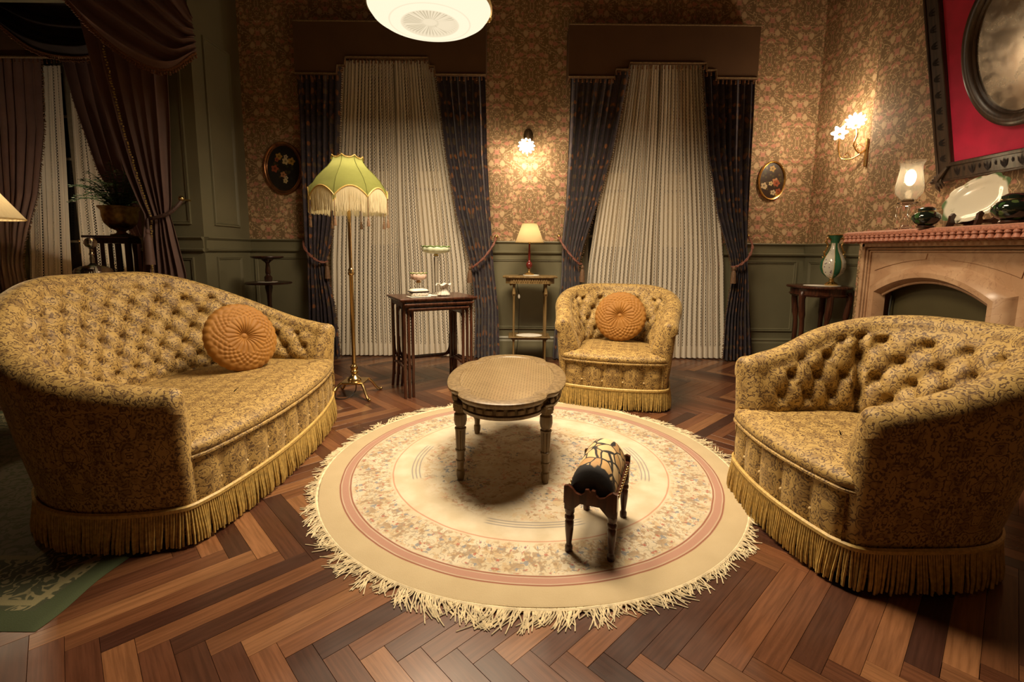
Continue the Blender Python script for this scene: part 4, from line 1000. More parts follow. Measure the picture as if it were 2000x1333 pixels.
fl_ = thing('floor_lamp', 'brass floor lamp with green scalloped shade and cream fringe', 'floor lamp', (-1.215, 3.60, 0))
MB().rings([[(x, y, z) for x, y in ((-s_, -s_), (s_, -s_), (s_, s_), (-s_, s_))] for s_, z in ((0.085, 0.105), (0.088, 0.109), (0.088, 0.117), (0.080, 0.121))]).build('base_plate', 'brass', fl_, smooth=False)
for i in range(4):
    a_ = pi / 4 + i * pi / 2; d = Vector((cos(a_), sin(a_), 0))
    MB().tube(spline([d * 0.115 + Vector((0, 0, 0.111)), d * 0.14 + Vector((0, 0, 0.09)), d * 0.18 + Vector((0, 0, 0.035)), d * 0.205 + Vector((0, 0, 0.012)), d * 0.228 + Vector((0, 0, 0.010))], 6), [0.011] * 18 + [0.010] * 7, 8).ball(tuple(d * 0.225 + Vector((0, 0, 0.011))), 0.0115, 10, 6).build('foot', 'brass', fl_)
MB().lathe([(0.052, 0.121), (0.050, 0.132), (0.036, 0.148), (0.024, 0.158), (0.020, 0.172), (0.028, 0.180), (0.030, 0.190), (0.022, 0.200), (0.026, 0.212), (0.030, 0.224), (0.024, 0.236), (0.017, 0.244), (0.0155, 0.26), (0.0155, 0.93), (0.022, 0.935), (0.024, 0.95), (0.019, 0.958), (0.022, 0.972), (0.016, 0.98), (0.0125, 0.99), (0.0125, 1.58)], 20).build('pole', 'brass', fl_, angle=50)
NS_ = 8
MB().tube([(0.106 * cos(2 * pi * i / 40), 0.106 * sin(2 * pi * i / 40), 1.785) for i in range(40)], 0.003, 5, closed=True).tube([(-0.106, 0, 1.785), (0.106, 0, 1.785)], 0.003, 5).tube([(0, -0.106, 1.785), (0, 0.106, 1.785)], 0.003, 5).tube([(0, 0, 1.64), (0, 0, 1.785)], 0.004, 5).build('lamp_shade', 'brass', fl_); shd = COL.objects[-1]
def shade_pt(u, v, off=0.0):
    a_ = 2 * pi * u; seg = (u * NS_) % 1.0; s4 = 4 * seg * (1 - seg)
    prof = [(0, 0.112), (0.07, 0.108), (0.16, 0.116), (0.30, 0.145), (0.45, 0.190), (0.60, 0.232), (0.75, 0.262), (0.88, 0.278), (1.0, 0.284)]
    rr = interp(prof, v) * (1 - 0.045 * s4 * (0.5 + 0.5 * v)) + off
    z = 1.795 - 0.305 * v + 0.012 * sin(pi * v)
    if v > 0.7: z += (v - 0.7) / 0.3 * 0.070 * s4
    if v < 0.06: z -= (0.06 - v) / 0.06 * 0.02 * s4
    return (rr * cos(a_), rr * sin(a_), z)
for k in range(NS_):    # eight silk gores
    MB().grid(lambda u, v: shade_pt((k + u) / NS_, v), 14, 26).build('shade_gore', 'green_silk', shd, angle=180, fixn=False)
rim = [shade_pt(i / 128, 1.0, 0.003) for i in range(128)]; MB().tube(rim, 0.006, 6, closed=True).build('lower_braid', 'gold_braid', shd)
MB().tube([shade_pt(i / 128, 0.0, 0.002) for i in range(128)], 0.005, 6, closed=True).build('upper_braid', 'gold_braid', shd)
for k in range(NS_): MB().tube([shade_pt(k / NS_, j / 20, 0.002) for j in range(21)], 0.0022, 5).build('rib_seam', 'green_silk', shd)
fm_ = MB(); rd = random.Random(4)
for i in range(560):
    u = i / 560; seg = (u * NS_) % 1.0; s4 = 4 * seg * (1 - seg)
    if seg < 0.05 or seg > 0.95: continue
    p = Vector(shade_pt(u, 1.0, 0.003)); l = 0.105 + rd.uniform(-0.006, 0.010) + 0.062 * s4
    fm_.tube([p, p + Vector((rd.uniform(-.002, .002), rd.uniform(-.002, .002), -l * 0.5)), p + Vector((rd.uniform(-.004, .004), rd.uniform(-.004, .004), -l))], 0.0021, 4, caps=False)
tag(fm_.build('shade_fringe', 'cream_fringe', shd, fixn=False), kind='stuff')
tm = None
for k in range(NS_):
    p = Vector(shade_pt(k / NS_, 1.0, 0.004))
    if tm is None: tm = MB().tube([(0, 0, 0), (0, 0, -0.15)], 0.003, 5).lathe([(0.003, -0.145), (0.008, -0.152), (0.006, -0.160), (0.010, -0.168), (0.012, -0.205)], 8).build('shade_tassel', 'tassel_thread', shd, loc=p)
    else: part('shade_tassel', tm, shd, p)
MB().tube([(0, 0, 1.58), (0, 0, 1.64)], 0.016, 10).build('lamp_holder', 'brass', fl_)
MB().ball((0, 0, 1.675), 0.034, 14, 10).build('bulb', 'bulb_glow', fl_)
add_light('floor_lamp_light', 'POINT', (-1.215, 3.60, 1.675), 11.0, WARM, 0.05)
MB().tube(spline([(0.0, 0.02, 0.105), (0.02, -0.05, 0.05), (-0.02, -0.12, 0.012), (-0.12, -0.10, 0.006), (-0.17, 0.05, 0.006), (-0.30, 0.30, 0.005)], 8), 0.004, 6).build('flex', 'black_cord', fl_)

# ================================================================ nest of bentwood tables
def nest_table(name, label, w, d, h, loc, rz, topw=0.0):
    r_ = thing(name, label, 'table', loc, rz, 'nested bentwood tables')
    MB().box((0, 0, h - 0.011), (w + 0.05, d + 0.05, 0.016), 0, 0.004).box((0, 0, h - 0.024), (w + 0.03, d + 0.03, 0.010), 0, 0.003).build('table_top', 'mahogany', r_, smooth=False)
    for sx2 in (-1, 1):
        x_ = sx2 * (w / 2 - 0.015)
        MB().box((x_, 0, h - 0.048), (0.020, d - 0.02, 0.040), 0, 0.003).build('side_apron', 'mahogany', r_, smooth=False)
        for sy2 in (-1, 1):
            y_ = sy2 * (d / 2 - 0.02)
            MB().tube(spline([(x_, y_, h - 0.03), (x_, y_, h * 0.6), (x_, y_, 0.22), (x_ + sx2 * 0.004, y_ + sy2 * 0.006, 0.12), (x_ + sx2 * 0.008, y_ + sy2 * 0.030, 0.0)], 6), [0.0125] * 18 + [0.0115] * 7, 8).build('leg', 'mahogany', r_)
            MB().tube(spline([(x_, y_, h - 0.17), (x_, y_ - sy2 * 0.012, h - 0.10), (x_, y_ - sy2 * 0.06, h - 0.055)], 5), 0.008, 7).build('bentwood_bracket', 'dark_wood', r_)
        MB().tube(spline([(x_, -d / 2 + 0.02, 0.10), (x_, -d / 2 + 0.03, 0.19), (x_, -d / 2 + 0.08, 0.225), (x_, 0, 0.23), (x_, d / 2 - 0.08, 0.225), (x_, d / 2 - 0.03, 0.19), (x_, d / 2 - 0.02, 0.10)], 6), 0.0095, 8).build('bentwood_stretcher', 'mahogany', r_)
    yb = d / 2 - 0.02
    MB().tube(spline([(-w / 2 + 0.02, yb, 0.42), (-w / 2 + 0.025, yb, 0.30), (-w / 2 + 0.06, yb, 0.245), (-w / 2 + 0.12, yb, 0.235), (0, yb, 0.235), (w / 2 - 0.12, yb, 0.235), (w / 2 - 0.06, yb, 0.245), (w / 2 - 0.025, yb, 0.30), (w / 2 - 0.02, yb, 0.42)], 6), 0.010, 8).build('long_stretcher', 'mahogany', r_)
    return r_
NR = math.radians(27); NC = Vector((-0.65, 3.83, 0))
def nloc(x, y, z=0.0): return (NC.x + x * cos(NR) - y * sin(NR), NC.y + x * sin(NR) + y * cos(NR), z)
nest_table('nest_table', 'largest mahogany nest table, carrying china beside the floor lamp', 0.57, 0.40, 0.765, (NC.x, NC.y, 0), NR)
nest_table('nest_table', 'middle table of the mahogany nest, slid under the largest', 0.505, 0.37, 0.728, nloc(0.0, -0.012), NR)
nest_table('nest_table', 'smallest table of the mahogany nest, innermost', 0.44, 0.34, 0.692, nloc(0.0, -0.02), NR)
TZ = 0.7625
def doily(label, loc, r, sy=1.0, rz=0.0, n=14, group='crocheted doilies'):
    d_ = thing('doily', label, 'doily', loc, rz, group)
    MB().lathe([(r, 0.0006), (r, 0.002), (r * 0.9, 0.003), (0.002, 0.003)], 112, (0, 0, 0), lambda rr, z, a_, i: (rr * (1 + 0.05 * abs(sin(n / 2 * a_))) if rr > 0.5 * r else rr, z), 1, sy).build('lace_mat', 'cotton', d_, angle=50); return d_
doily('square-ish white lace mat on the largest nest table', nloc(0.03, 0.02, TZ + 0.0006), 0.105, 0.8, NR)
bx_ = thing('trinket_box', 'white porcelain trinket box with blue band on the nest table', 'box', nloc(-0.13, -0.085, TZ + 0.0006), NR + 0.1)
MB().box((0, 0, 0.003), (0.165, 0.11, 0.005), 0, 0.002).build('lace_underlay', 'cotton', bx_, smooth=False)
t = NT('painted_china'); vv = t.voro(t.obj(), 90.0); MAT['painted_china'] = t.P(t.mix(t.step(vv.outputs['Distance'], 0.35, 0.28), (0.70, 0.66, 0.56), t.ramp(t.sep(vv.outputs['Color'])[0], [(0, (0.10, 0.12, 0.22)), (0.4, (0.42, 0.25, 0.10)), (0.7, (0.6, 0.55, 0.45))], 'CONSTANT')), 0.15)
MB().box((0, 0, 0.023), (0.140, 0.088, 0.034), 0, 0.010).build('box_body', 'painted_china', bx_)
MB().box((0, 0, 0.0425), (0.146, 0.094, 0.008), 0, 0.004).build('blue_band', 'dark_velvet', bx_)
MB().rings([[(x * s_, y * s_, z) for x, y in [(0.072 * math.copysign(abs(cos(q)) ** .5, cos(q)), 0.046 * math.copysign(abs(sin(q)) ** .5, sin(q))) for q in [2 * pi * i / 28 for i in range(28)]]] for s_, z in ((1.0, 0.046), (1.0, 0.051), (0.93, 0.058), (0.7, 0.063), (0.3, 0.066), (0.02, 0.067))]).build('box_lid', 'porcelain', bx_)
def scallop(n, amt): return lambda rr, z, a_, i: (rr * (1 + (amt * sin(n * a_) if i >= 2 else 0)), z + (0.006 * abs(sin(n / 2 * a_)) if i in (4, 5) else 0))
def compote(label, loc, R, hh, dish, tall):
    c_ = thing('compote', label, 'dish', loc)
    MB().lathe([(0.045, 0), (0.045, 0.004), (0.030, 0.010), (0.014, 0.018), (0.014 if tall else 0.008, 0.03), (0.018 if tall else 0.008, hh * 0.55), (0.020 if tall else 0.009, hh - 0.035), (0.010, hh - 0.022)], 20).build('glass_stem', 'clear_glass', c_)
    MB().lathe([(0.008, hh - 0.028), (0.022, hh - 0.022), (0.018, hh - 0.012), (0.008, hh - 0.006)], 18).build('stem_collar', 'brass', c_)
    MB().lathe([(0.010, hh - 0.008), (R * 0.60, hh - 0.002), (R * 0.93, hh + 0.010), (R, hh + 0.028), (R * 0.98, hh + 0.050), (R * 0.94, hh + 0.052), (R * 0.94, hh + 0.030), (R * 0.85, hh + 0.016), (R * 0.4, hh + 0.006), (0.004, hh + 0.004)], 72, (0, 0, 0), scallop(12, 0.02)).build('dish', dish, c_, angle=80)
    MB().tube([(R * (1 + 0.02 * sin(12 * a_)) * cos(a_), R * (1 + 0.02 * sin(12 * a_)) * sin(a_), hh + 0.050 + 0.006 * abs(sin(6 * a_))) for a_ in [2 * pi * i / 96 for i in range(96)]], 0.0026, 5, closed=True).build('rim', 'leaf_rim', c_); return c_
compote('tall glass compote with scalloped pale green dish on the nest table', nloc(0.06, 0.055, TZ + 0.004), 0.112, 0.335, 'green_milk_glass', True)
compote('low compote with pink dish and green rim on the nest table', nloc(-0.09, 0.055, TZ + 0.0005), 0.066, 0.125, 'pink_milk_glass', False)
fj = thing('fluted_glass_bowl', 'fluted clear and white glass bowl in front of the tall compote', 'bowl', nloc(0.08, -0.06, TZ + 0.004))
MB().lathe([(0.050, 0), (0.052, 0.008), (0.036, 0.030), (0.028, 0.055), (0.034, 0.072), (0.058, 0.088), (0.056, 0.090), (0.031, 0.076), (0.024, 0.055), (0.030, 0.030), (0.040, 0.010), (0.004, 0.008)], 72, (0, 0, 0), lambda rr, z, a_, i: (rr * (1 + 0.07 * sin(10 * a_)), z + (0.008 * sin(5 * a_) if 4 < i < 8 else 0))).build('glass', 'porcelain', fj, angle=80)

# ================================================================ two-tier stand
ts = thing('tier_stand', 'dark two-tier round stand behind the sofa beside the pier', 'side table', (-2.30, 4.50, 0))
MB().lathe([(0.012, 0.06), (0.030, 0.10), (0.022, 0.16), (0.018, 0.40), (0.028, 0.52), (0.018, 0.60), (0.022, 0.70), (0.034, 0.76), (0.030, 0.80)], 18).build('lower_column', 'dark_wood', ts)
MB().lathe([(0.020, 0.80), (0.030, 0.815), (0.034, 0.84), (0.034, 0.862), (0.022, 0.875), (0.018, 0.885), (0.024, 0.90), (0.021, 0.945), (0.016, 0.985), (0.024, 1.00), (0.050, 1.02), (0.052, 1.032)], 18).build('upper_column', 'dark_wood', ts)
MB().lathe([(0.190, 0.795), (0.203, 0.800), (0.205, 0.808), (0.198, 0.813), (0.19, 0.810), (0.002, 0.809)], 40).build('lower_tier', 'dark_wood', ts, angle=40)
MB().lathe([(0.10, 1.030), (0.136, 1.040), (0.142, 1.048), (0.139, 1.055), (0.13, 1.052), (0.002, 1.050)], 36).build('upper_tier', 'dark_wood', ts, angle=40)
for i in range(3):
    a_ = 2 * pi * i / 3 + 0.5; d = Vector((cos(a_), sin(a_), 0)); MB().tube(spline([d * 0.01 + Vector((0, 0, 0.13)), d * 0.09 + Vector((0, 0, 0.12)), d * 0.17 + Vector((0, 0, 0.045)), d * 0.23 + Vector((0, 0, 0.013))], 6), 0.013, 8).build('leg', 'dark_wood', ts)
doily('white lace mat on the lower tier of the dark stand', (-2.30, 4.48, 0.8138), 0.085)

# ================================================================ gilt side table and table lamp
gt = thing('gilt_side_table', 'small gilt carved side table with lower shelf under the cream lamp', 'side table', (0.172, 4.72, 0))
def octo(w, d, c_): return [(-w + c_, -d), (w - c_, -d), (w, -d + c_), (w, d - c_), (w - c_, d), (-w + c_, d), (-w, d - c_), (-w, -d + c_)]
MB().prism(octo(0.265, 0.17, 0.06), 0.866, 0.884, 2, 0.005).build('table_top', 'gilt_wood', gt, smooth=False)
MB().prism(octo(0.235, 0.145, 0.05), 0.812, 0.867, 2).build('apron', 'gilt_wood', gt, smooth=False)
fm2 = None
for i in range(15):
    loc = (-0.155 + 0.0222 * i, -0.148, 0.839)
    if fm2 is None: fm2 = MB().ball((0, 0, 0), 0.011, 8, 6, 0.55, 0.5, 1.5).build('apron_carving', 'gilt_wood', gt, loc=loc)
    else: part('apron_carving', fm2, gt, loc)
MB().box((0, 0, 0.268), (0.36, 0.23, 0.016), 0, 0.004).box((0, 0, 0.284), (0.41, 0.27, 0.012), 0, 0.004).build('lower_shelf', 'gilt_wood', gt, smooth=False)
for sx2 in (-1, 1):
    for sy2 in (-1, 1):
        x_, y_ = sx2 * 0.155, sy2 * 0.095
        MB().lathe([(0.013, 0), (0.013, 0.02), (0.009, 0.03), (0.011, 0.24), (0.016, 0.262), (0.016, 0.300), (0.010, 0.31), (0.012, 0.58), (0.010, 0.68), (0.017, 0.70), (0.020, 0.715), (0.014, 0.735), (0.012, 0.78), (0.018, 0.815)], 12, (x_, y_, 0)).build('leg', 'gilt_wood', gt)
        MB().ball((x_ - sx2 * 0.0, y_ - 0.014, 0.712), 0.013, 8, 6).ball((x_ + sx2 * 0.03, y_ - 0.01, 0.805), 0.014, 8, 6).build('carved_knop', 'gilt_wood', gt)
doily('white lace doily on the lower shelf of the gilt table', (0.172, 4.70, 0.2908), 0.125, 0.75)
tl = thing('table_lamp', 'small burgundy table lamp with cream conical shade on the gilt table', 'table lamp', (0.165, 4.71, 0.8845))
MB().lathe([(0.075, 0), (0.080, 0.004), (0.078, 0.008), (0.004, 0.009)], 30, (0.02, 0, 0)).build('lace_mat', 'cotton', tl)
MB().lathe([(0.050, 0.009), (0.052, 0.016), (0.040, 0.024), (0.018, 0.034), (0.013, 0.05), (0.012, 0.062), (0.016, 0.066)], 24).build('lamp_base', 'old_brass', tl)
MB().lathe([(0.012, 0.066), (0.020, 0.074), (0.031, 0.096), (0.032, 0.110), (0.026, 0.126), (0.013, 0.140), (0.010, 0.16), (0.013, 0.20), (0.009, 0.26), (0.008, 0.31)], 24).build('lamp_body', 'burgundy_glaze', tl)
MB().lathe([(0.138, 0.325), (0.072, 0.505)], 48, cap=False).build('lamp_shade', 'cream_shade', tl, angle=180)
for r_, z_ in ((0.1385, 0.325), (0.0725, 0.505)): MB().tube([(r_ * cos(2 * pi * i / 48), r_ * sin(2 * pi * i / 48), z_) for i in range(48)], 0.003, 5, closed=True).build('shade_binding', 'cream_shade', tl)
MB().ball((0, 0, 0.40), 0.024, 12, 8).build('bulb', 'bulb_glow', tl); MB().tube([(0, 0, 0.31), (0, 0, 0.38)], 0.011, 8).build('lamp_holder', 'brass', tl)
add_light('table_lamp_light', 'POINT', (0.165, 4.71, 1.285), 1.6, WARM, 0.03)
MB().tube(spline([(0.05, 0.03, 0.01), (-0.10, 0.12, 0.0), (-0.115, 0.06, -0.08), (-0.095, -0.02, -0.24), (-0.10, 0.05, -0.6), (-0.12, 0.2, -0.87)], 8), 0.0028, 5).build('flex', 'black_cord', tl)
MB().ball((-0.097, -0.02, -0.205), 0.011, 8, 8, 1, 1, 2.2).build('flex_switch', 'porcelain', tl)

# ================================================================ console table and vase by the fireplace
ct = thing('console_table', 'dark mahogany shaped console table in the alcove, carrying the vase', 'console table', (2.815, 4.38, 0))
cpoly = [(0.0, 0.30)] ; cpoly = []
for i in range(40):
    a_ = 2 * pi * i / 40; cpoly.append((0.235 * math.copysign(abs(cos(a_)) ** 0.75, cos(a_)), 0.26 * math.copysign(abs(sin(a_)) ** 0.75, sin(a_))))
MB().prism(cpoly, 0.812, 0.834, 2, 0.006).build('table_top', 'mahogany', ct, angle=30)
MB().prism(offset_poly(cpoly, -0.035), 0.740, 0.814, 2, 0.004).build('apron', 'mahogany', ct, angle=30)
MB().prism(offset_poly(cpoly, -0.025), 0.752, 0.764, 2, 0.003).build('apron_bead', 'mahogany', ct, angle=30)
for lx, ly in ((-0.185, -0.08), (-0.02, -0.195), (-0.10, 0.17), (0.16, -0.17), (0.15, 0.16)):
    d = Vector((lx, ly, 0)).normalized()
    b_ = Vector((lx, ly, 0)); MB().tube(spline([b_ + Vector((0, 0, 0.78)), b_ + d * 0.012 + Vector((0, 0, 0.70)), b_ - d * 0.015 + Vector((0, 0, 0.45)), b_ - d * 0.0 + Vector((0, 0, 0.18)), b_ + d * 0.05 + Vector((0, 0, 0.012))], 7), [0.030] * 6 + [0.027] * 6 + [0.020] * 8 + [0.015] * 9, 10).build('leg', 'mahogany', ct)
doily('pale lace runner under the green and white vase', (2.83, 4.36, 0.8346), 0.15, 0.8, 0, 18)
vs_ = thing('porcelain_vase', 'green and white porcelain vase with gilt handles on the console table', 'vase', (2.90, 4.34, 0.838))
t = NT('vase_paint'); x, y, z = t.sep(t.obj()); an = t.f('ARCTAN2', y, x); seg = t.f('ABSOLUTE', t.f('SUBTRACT', t.f('FRACT', t.f('ADD', t.f('MULTIPLY', an, 4 / (2 * pi)), 0.62)), 0.5))
grn = t.step(seg, 0.20, 0.17); gl = t.step(t.f('ABSOLUTE', t.f('SUBTRACT', seg, 0.185)), 0.018, 0.010)
vv = t.voro(t.obj(), 55.0); fl2 = t.f('MULTIPLY', t.step(vv.outputs['Distance'], 0.34, 0.26), t.step(t.f('ABSOLUTE', t.f('SUBTRACT', seg, 0.36)), 0.09, 0.06))
c = t.mix(grn, t.mix(fl2, (0.62, 0.58, 0.48), (0.16, 0.09, 0.14)), (0.030, 0.125, 0.062)); c = t.mix(gl, c, (0.55, 0.36, 0.10))
c = t.mix(t.step(z, 0.375, 0.385), c, (0.030, 0.125, 0.062)); MAT['vase_paint'] = t.P(c, 0.12)
MB().lathe([(0.052, 0), (0.055, 0.012), (0.040, 0.026), (0.022, 0.036), (0.018, 0.055), (0.022, 0.066)], 28).build('vase_foot', 'gold', vs_)
MB().lathe([(0.020, 0.064), (0.050, 0.080), (0.085, 0.115), (0.102, 0.165), (0.098, 0.215), (0.075, 0.265), (0.048, 0.310), (0.034, 0.35), (0.032, 0.385), (0.040, 0.42), (0.062, 0.452), (0.060, 0.454), (0.036, 0.42), (0.028, 0.38)], 48).build('vase_body', 'vase_paint', vs_)
MB().tube([(0.062 * cos(2 * pi * i / 40), 0.062 * sin(2 * pi * i / 40), 0.453) for i in range(40)], 0.004, 6, closed=True).build('vase_rim', 'gold', vs_)
for sg in (-1, 1):
    MB().tube(spline([(sg * 0.036, 0, 0.41), (sg * 0.066, 0, 0.425), (sg * 0.080, 0, 0.395), (sg * 0.062, 0, 0.36), (sg * 0.074, 0, 0.325), (sg * 0.088, 0, 0.29), (sg * 0.075, 0, 0.262)], 6), 0.008, 7).ball((sg * 0.085, 0, 0.395), 0.011, 8, 6).ball((sg * 0.09, 0, 0.30), 0.011, 8, 6).ball((sg * 0.10, 0, 0.255), 0.009, 8, 6).build('handle', 'gold', vs_)

# ================================================================ chimneypiece (faces -x)
FX, FYC, FHW = 2.60, 2.97, 0.615
fp = thing('fireplace', 'peach marble fireplace with arched opening behind the empty armchair', 'fireplace', (FX, FYC, 0))
# local: x outwards into wall (+x), y along; front plane x = 0
D = BX - FX - 0.002
OW, SPZ, PKZ = 0.385, 0.845, 0.955      # opening half width, spring, peak
def arch(hw, sp_, pk, n=24): return [(lerp(-hw, hw, i / n), sp_ + (pk - sp_) * (1 - (2 * i / n - 1) ** 2)) for i in range(n + 1)]
def arch_slab(x0, x1, y_out, z_top, hw, sp_, pk):
    a_ = arch(hw, sp_, pk); mb = MB()
    poly = [(-y_out, 0), (-hw, 0)] + a_ + [(hw, 0), (y_out, 0), (y_out, z_top), (-y_out, z_top)]
    L_ = [(-y_out, 0), (-hw, 0), (-hw, sp_), (-y_out, sp_)]; mb.prism(L_, x0, x1, 0); mb.prism([(-p[0], p[1]) for p in L_][::-1], x0, x1, 0)
    for (ya, za), (yb, zb) in zip(a_, a_[1:]): mb.prism([(ya, za), (yb, zb), (yb, z_top), (ya, z_top)], x0, x1, 0)
    for sg in (-1, 1): mb.prism([(sg * hw, sp_), (sg * y_out, sp_), (sg * y_out, z_top), (sg * hw, z_top)][::sg], x0, x1, 0)
    return mb
arch_slab(0.03, D, FHW, 1.225, OW + 0.06, SPZ + 0.03, PKZ + 0.03).build('surround', 'peach_marble', fp, smooth=False)
# raised border mouldings
for off, w_, pr in ((0.0, 0.030, 0.032), (0.036, 0.014, 0.022), (0.056, 0.010, 0.014)):
    for sg in (-1, 1): MB().box((0.03 - pr / 2, sg * (FHW - off - w_ / 2), 0.60), (pr, w_, 1.20 - 2 * off), 0, 0.003).build('border_moulding', 'peach_marble', fp, smooth=False)
    MB().box((0.03 - pr / 2, 0, 1.205 - off - w_ / 2), (pr, 2 * (FHW - off) - 0.002, w_), 0, 0.003).build('border_moulding', 'peach_marble', fp, smooth=False)
# fat bolection moulding round the opening
sec = [(0.03, 0.115), (0.012, 0.105), (-0.020, 0.085), (-0.040, 0.055), (-0.038, 0.025), (-0.015, 0.010), (0.03, 0.0)]
def bol(path, nrm):
    R = []
    for (y_, z_), (ny, nz) in zip(path, nrm): R.append([(d, y_ + ny * o, z_ + nz * o) for d, o in sec])
    return MB().rings(R, True, True, closed=True)
a_ = arch(OW, SPZ, PKZ, 32); nr = []
for i, p in enumerate(a_):
    q0, q1 = a_[max(0, i - 1)], a_[min(32, i + 1)]; ty, tz = q1[0] - q0[0], q1[1] - q0[1]; l = math.hypot(ty, tz); nr.append((-tz / l, ty / l))
path = [(-OW, 0.0)] + a_ + [(OW, 0.0)]; nr = []
def unit(p, q): l = math.hypot(q[0] - p[0], q[1] - p[1]); return (-(q[1] - p[1]) / l, (q[0] - p[0]) / l)
for i in range(len(path)):
    n0 = unit(path[i - 1], path[i]) if i else unit(path[0], path[1]); n1_ = unit(path[i], path[i + 1]) if i < len(path) - 1 else n0
    mx, mz = n0[0] + n1_[0], n0[1] + n1_[1]; l = math.hypot(mx, mz); mx, mz = mx / l, mz / l; k = 1 / max(0.5, mx * n0[0] + mz * n0[1]); nr.append((mx * k, mz * k))
bol(path, nr).build('opening_moulding', 'peach_marble', fp, angle=35)
MB().tube([(0.012, y_, z_ - 0.003) for y_, z_ in a_], 0.010, 8).build('arch_bead', 'peach_marble', fp)
for sg in (-1, 1):    # spandrel panels above the arch, split by a plain keystone
    b_ = [(y_, z_) for y_, z_ in arch(0.56, 0.985, 1.095, 40) if 0.075 < sg * y_ < 0.53]
    if sg < 0: b_ = b_[::-1]
    poly = b_ + [(sg * 0.53, 1.13), (sg * 0.075, 1.13)]
    MB().prism(poly, 0.0245, 0.034, 0).build('spandrel_panel', 'peach_marble', fp, smooth=False)
t = NT('fire_iron'); n = t.noise(t.obj(), 4.0, 4.0); MAT['fire_iron'] = t.P(t.mix(n, (0.050, 0.042, 0.018), (0.085, 0.070, 0.030)), 0.45, 0.2)
pl = [(-OW - 0.02, 0)] + [(y_, z_ + 0.01) for y_, z_ in arch(OW + 0.02, SPZ, PKZ, 20)] + [(OW + 0.02, 0)]
MB().prism(pl, 0.085, 0.095, 0).build('iron_panel', 'fire_iron', fp, smooth=False)
MB().tube([(0.07, y_, z_) for y_, z_ in [(-0.33, 0.0)] + arch(0.33, 0.60, 0.70, 20) + [(0.33, 0)]], 0.016, 8).build('hood_rim', 'dark_iron', fp)
pl = [(-0.33, 0)] + arch(0.33, 0.60, 0.70, 20) + [(0.33, 0)]
MB().prism(pl, 0.078, 0.084, 0).build('fire_hood', 'dark_iron', fp, smooth=False)
MB().tube(spline([(0.06, 0.365, 0.84), (0.055, 0.365, 0.72), (0.05, 0.345, 0.665), (0.06, 0.30, 0.64)], 6), 0.006, 6).build('damper_rod', 'dark_iron', fp)
MB().box((D / 2 - 0.045, 0, 1.243), (D + 0.09, 2 * FHW + 0.05, 0.036), 0, 0.006).build('mantel_shelf', 'peach_marble', fp, smooth=False)
MB().box((-0.20, 0, 0.012), (0.42, 2 * FHW, 0.022), 0, 0.004).build('hearth_slab', 'marble_dark', fp, smooth=False)
# mantel cloth with pink tassels
mc = thing('mantel_cloth', 'pink mantel cloth edged with thick tassels on the fireplace shelf', 'cloth', (FX, FYC, 1.262))
hw = FHW + 0.030; xf = -0.105
MB().rings([[(x, y, z) for x, y in ((xf + i_, -hw + i_), (D - 0.01, -hw + i_), (D - 0.01, hw - i_), (xf + i_, hw - i_))] for i_, z in ((0.0, 0.0), (-0.008, 0.004), (-0.008, 0.012), (0.004, 0.020), (0.03, 0.023))]).build('cloth_top', 'pink_cloth', mc, smooth=False)
edge = [(D - 0.02, hw + 0.004, 0.0), (xf - 0.008, hw + 0.004, 0.0), (xf - 0.008, -hw - 0.004, 0.0), (D - 0.02, -hw - 0.004, 0.0)]
MB().tube(edge, 0.013, 8, flat=1.1).build('cloth_braid', 'pink_tassel', mc)
tm = None; P_ = [Vector(p) for p in edge]; rd = random.Random(3)
for A_, B_ in zip(P_, P_[1:]):
    n_ = int((B_ - A_).length / 0.042)
    for i in range(n_):
        p = A_.lerp(B_, (i + 0.5) / n_) + Vector((0, 0, -0.006)); rz = rd.uniform(0, 6)
        if tm is None: tm = MB().lathe([(0.004, 0.0), (0.014, -0.006), (0.018, -0.016), (0.013, -0.024), (0.016, -0.030), (0.021, -0.044), (0.014, -0.052), (0.004, -0.056)], 10).build('tassel', 'pink_tassel', mc, loc=p)
        else: part('tassel', tm, mc, p, (0, 0, rz))
MZ = 1.2855
# hurricane lamp
hl = thing('hurricane_lamp', 'glowing glass hurricane lamp hung with clear lustres on the mantel', 'lamp', (2.565, 3.17, MZ), 0)
MB().lathe([(0.062, 0), (0.064, 0.006), (0.030, 0.014), (0.012, 0.03), (0.010, 0.06), (0.016, 0.075), (0.009, 0.09), (0.010, 0.14), (0.020, 0.155), (0.052, 0.165), (0.056, 0.172), (0.022, 0.176), (0.004, 0.177)], 28).build('glass_stem', 'clear_glass', hl)
MB().lathe([(0.030, 0.176), (0.034, 0.182), (0.026, 0.196), (0.004, 0.198)], 20).build('burner', 'bronze', hl)
MB().lathe([(0.040, 0.190), (0.072, 0.230), (0.076, 0.270), (0.066, 0.330), (0.058, 0.385), (0.060, 0.410), (0.072, 0.432), (0.0705, 0.433), (0.058, 0.410), (0.056, 0.385), (0.064, 0.330), (0.074, 0.270), (0.070, 0.232), (0.038, 0.192)], 40, cap=False).build('glass_chimney', 'lamp_glass', hl)
tm = None
for i in range(9):
    a_ = 2 * pi * i / 9; p = (0.056 * cos(a_), 0.056 * sin(a_), 0.164)
    if tm is None: tm = MB().tube([(0, 0, 0), (0, 0, -0.012)], 0.0015, 5).ball((0, 0, -0.016), 0.006, 6, 4).lathe([(0.002, -0.024), (0.007, -0.034), (0.0055, -0.085), (0.001, -0.094)], 6).build('lustre', 'clear_glass', hl, loc=p)
    else: part('lustre', tm, hl, p, (0, 0, a_))
emis('filament_glow', (1.0, 0.80, 0.50), 26.0)
MB().ball((0, 0, 0.33), 0.030, 14, 10, 1, 1, 1.7).build('bulb', 'filament_glow', hl)
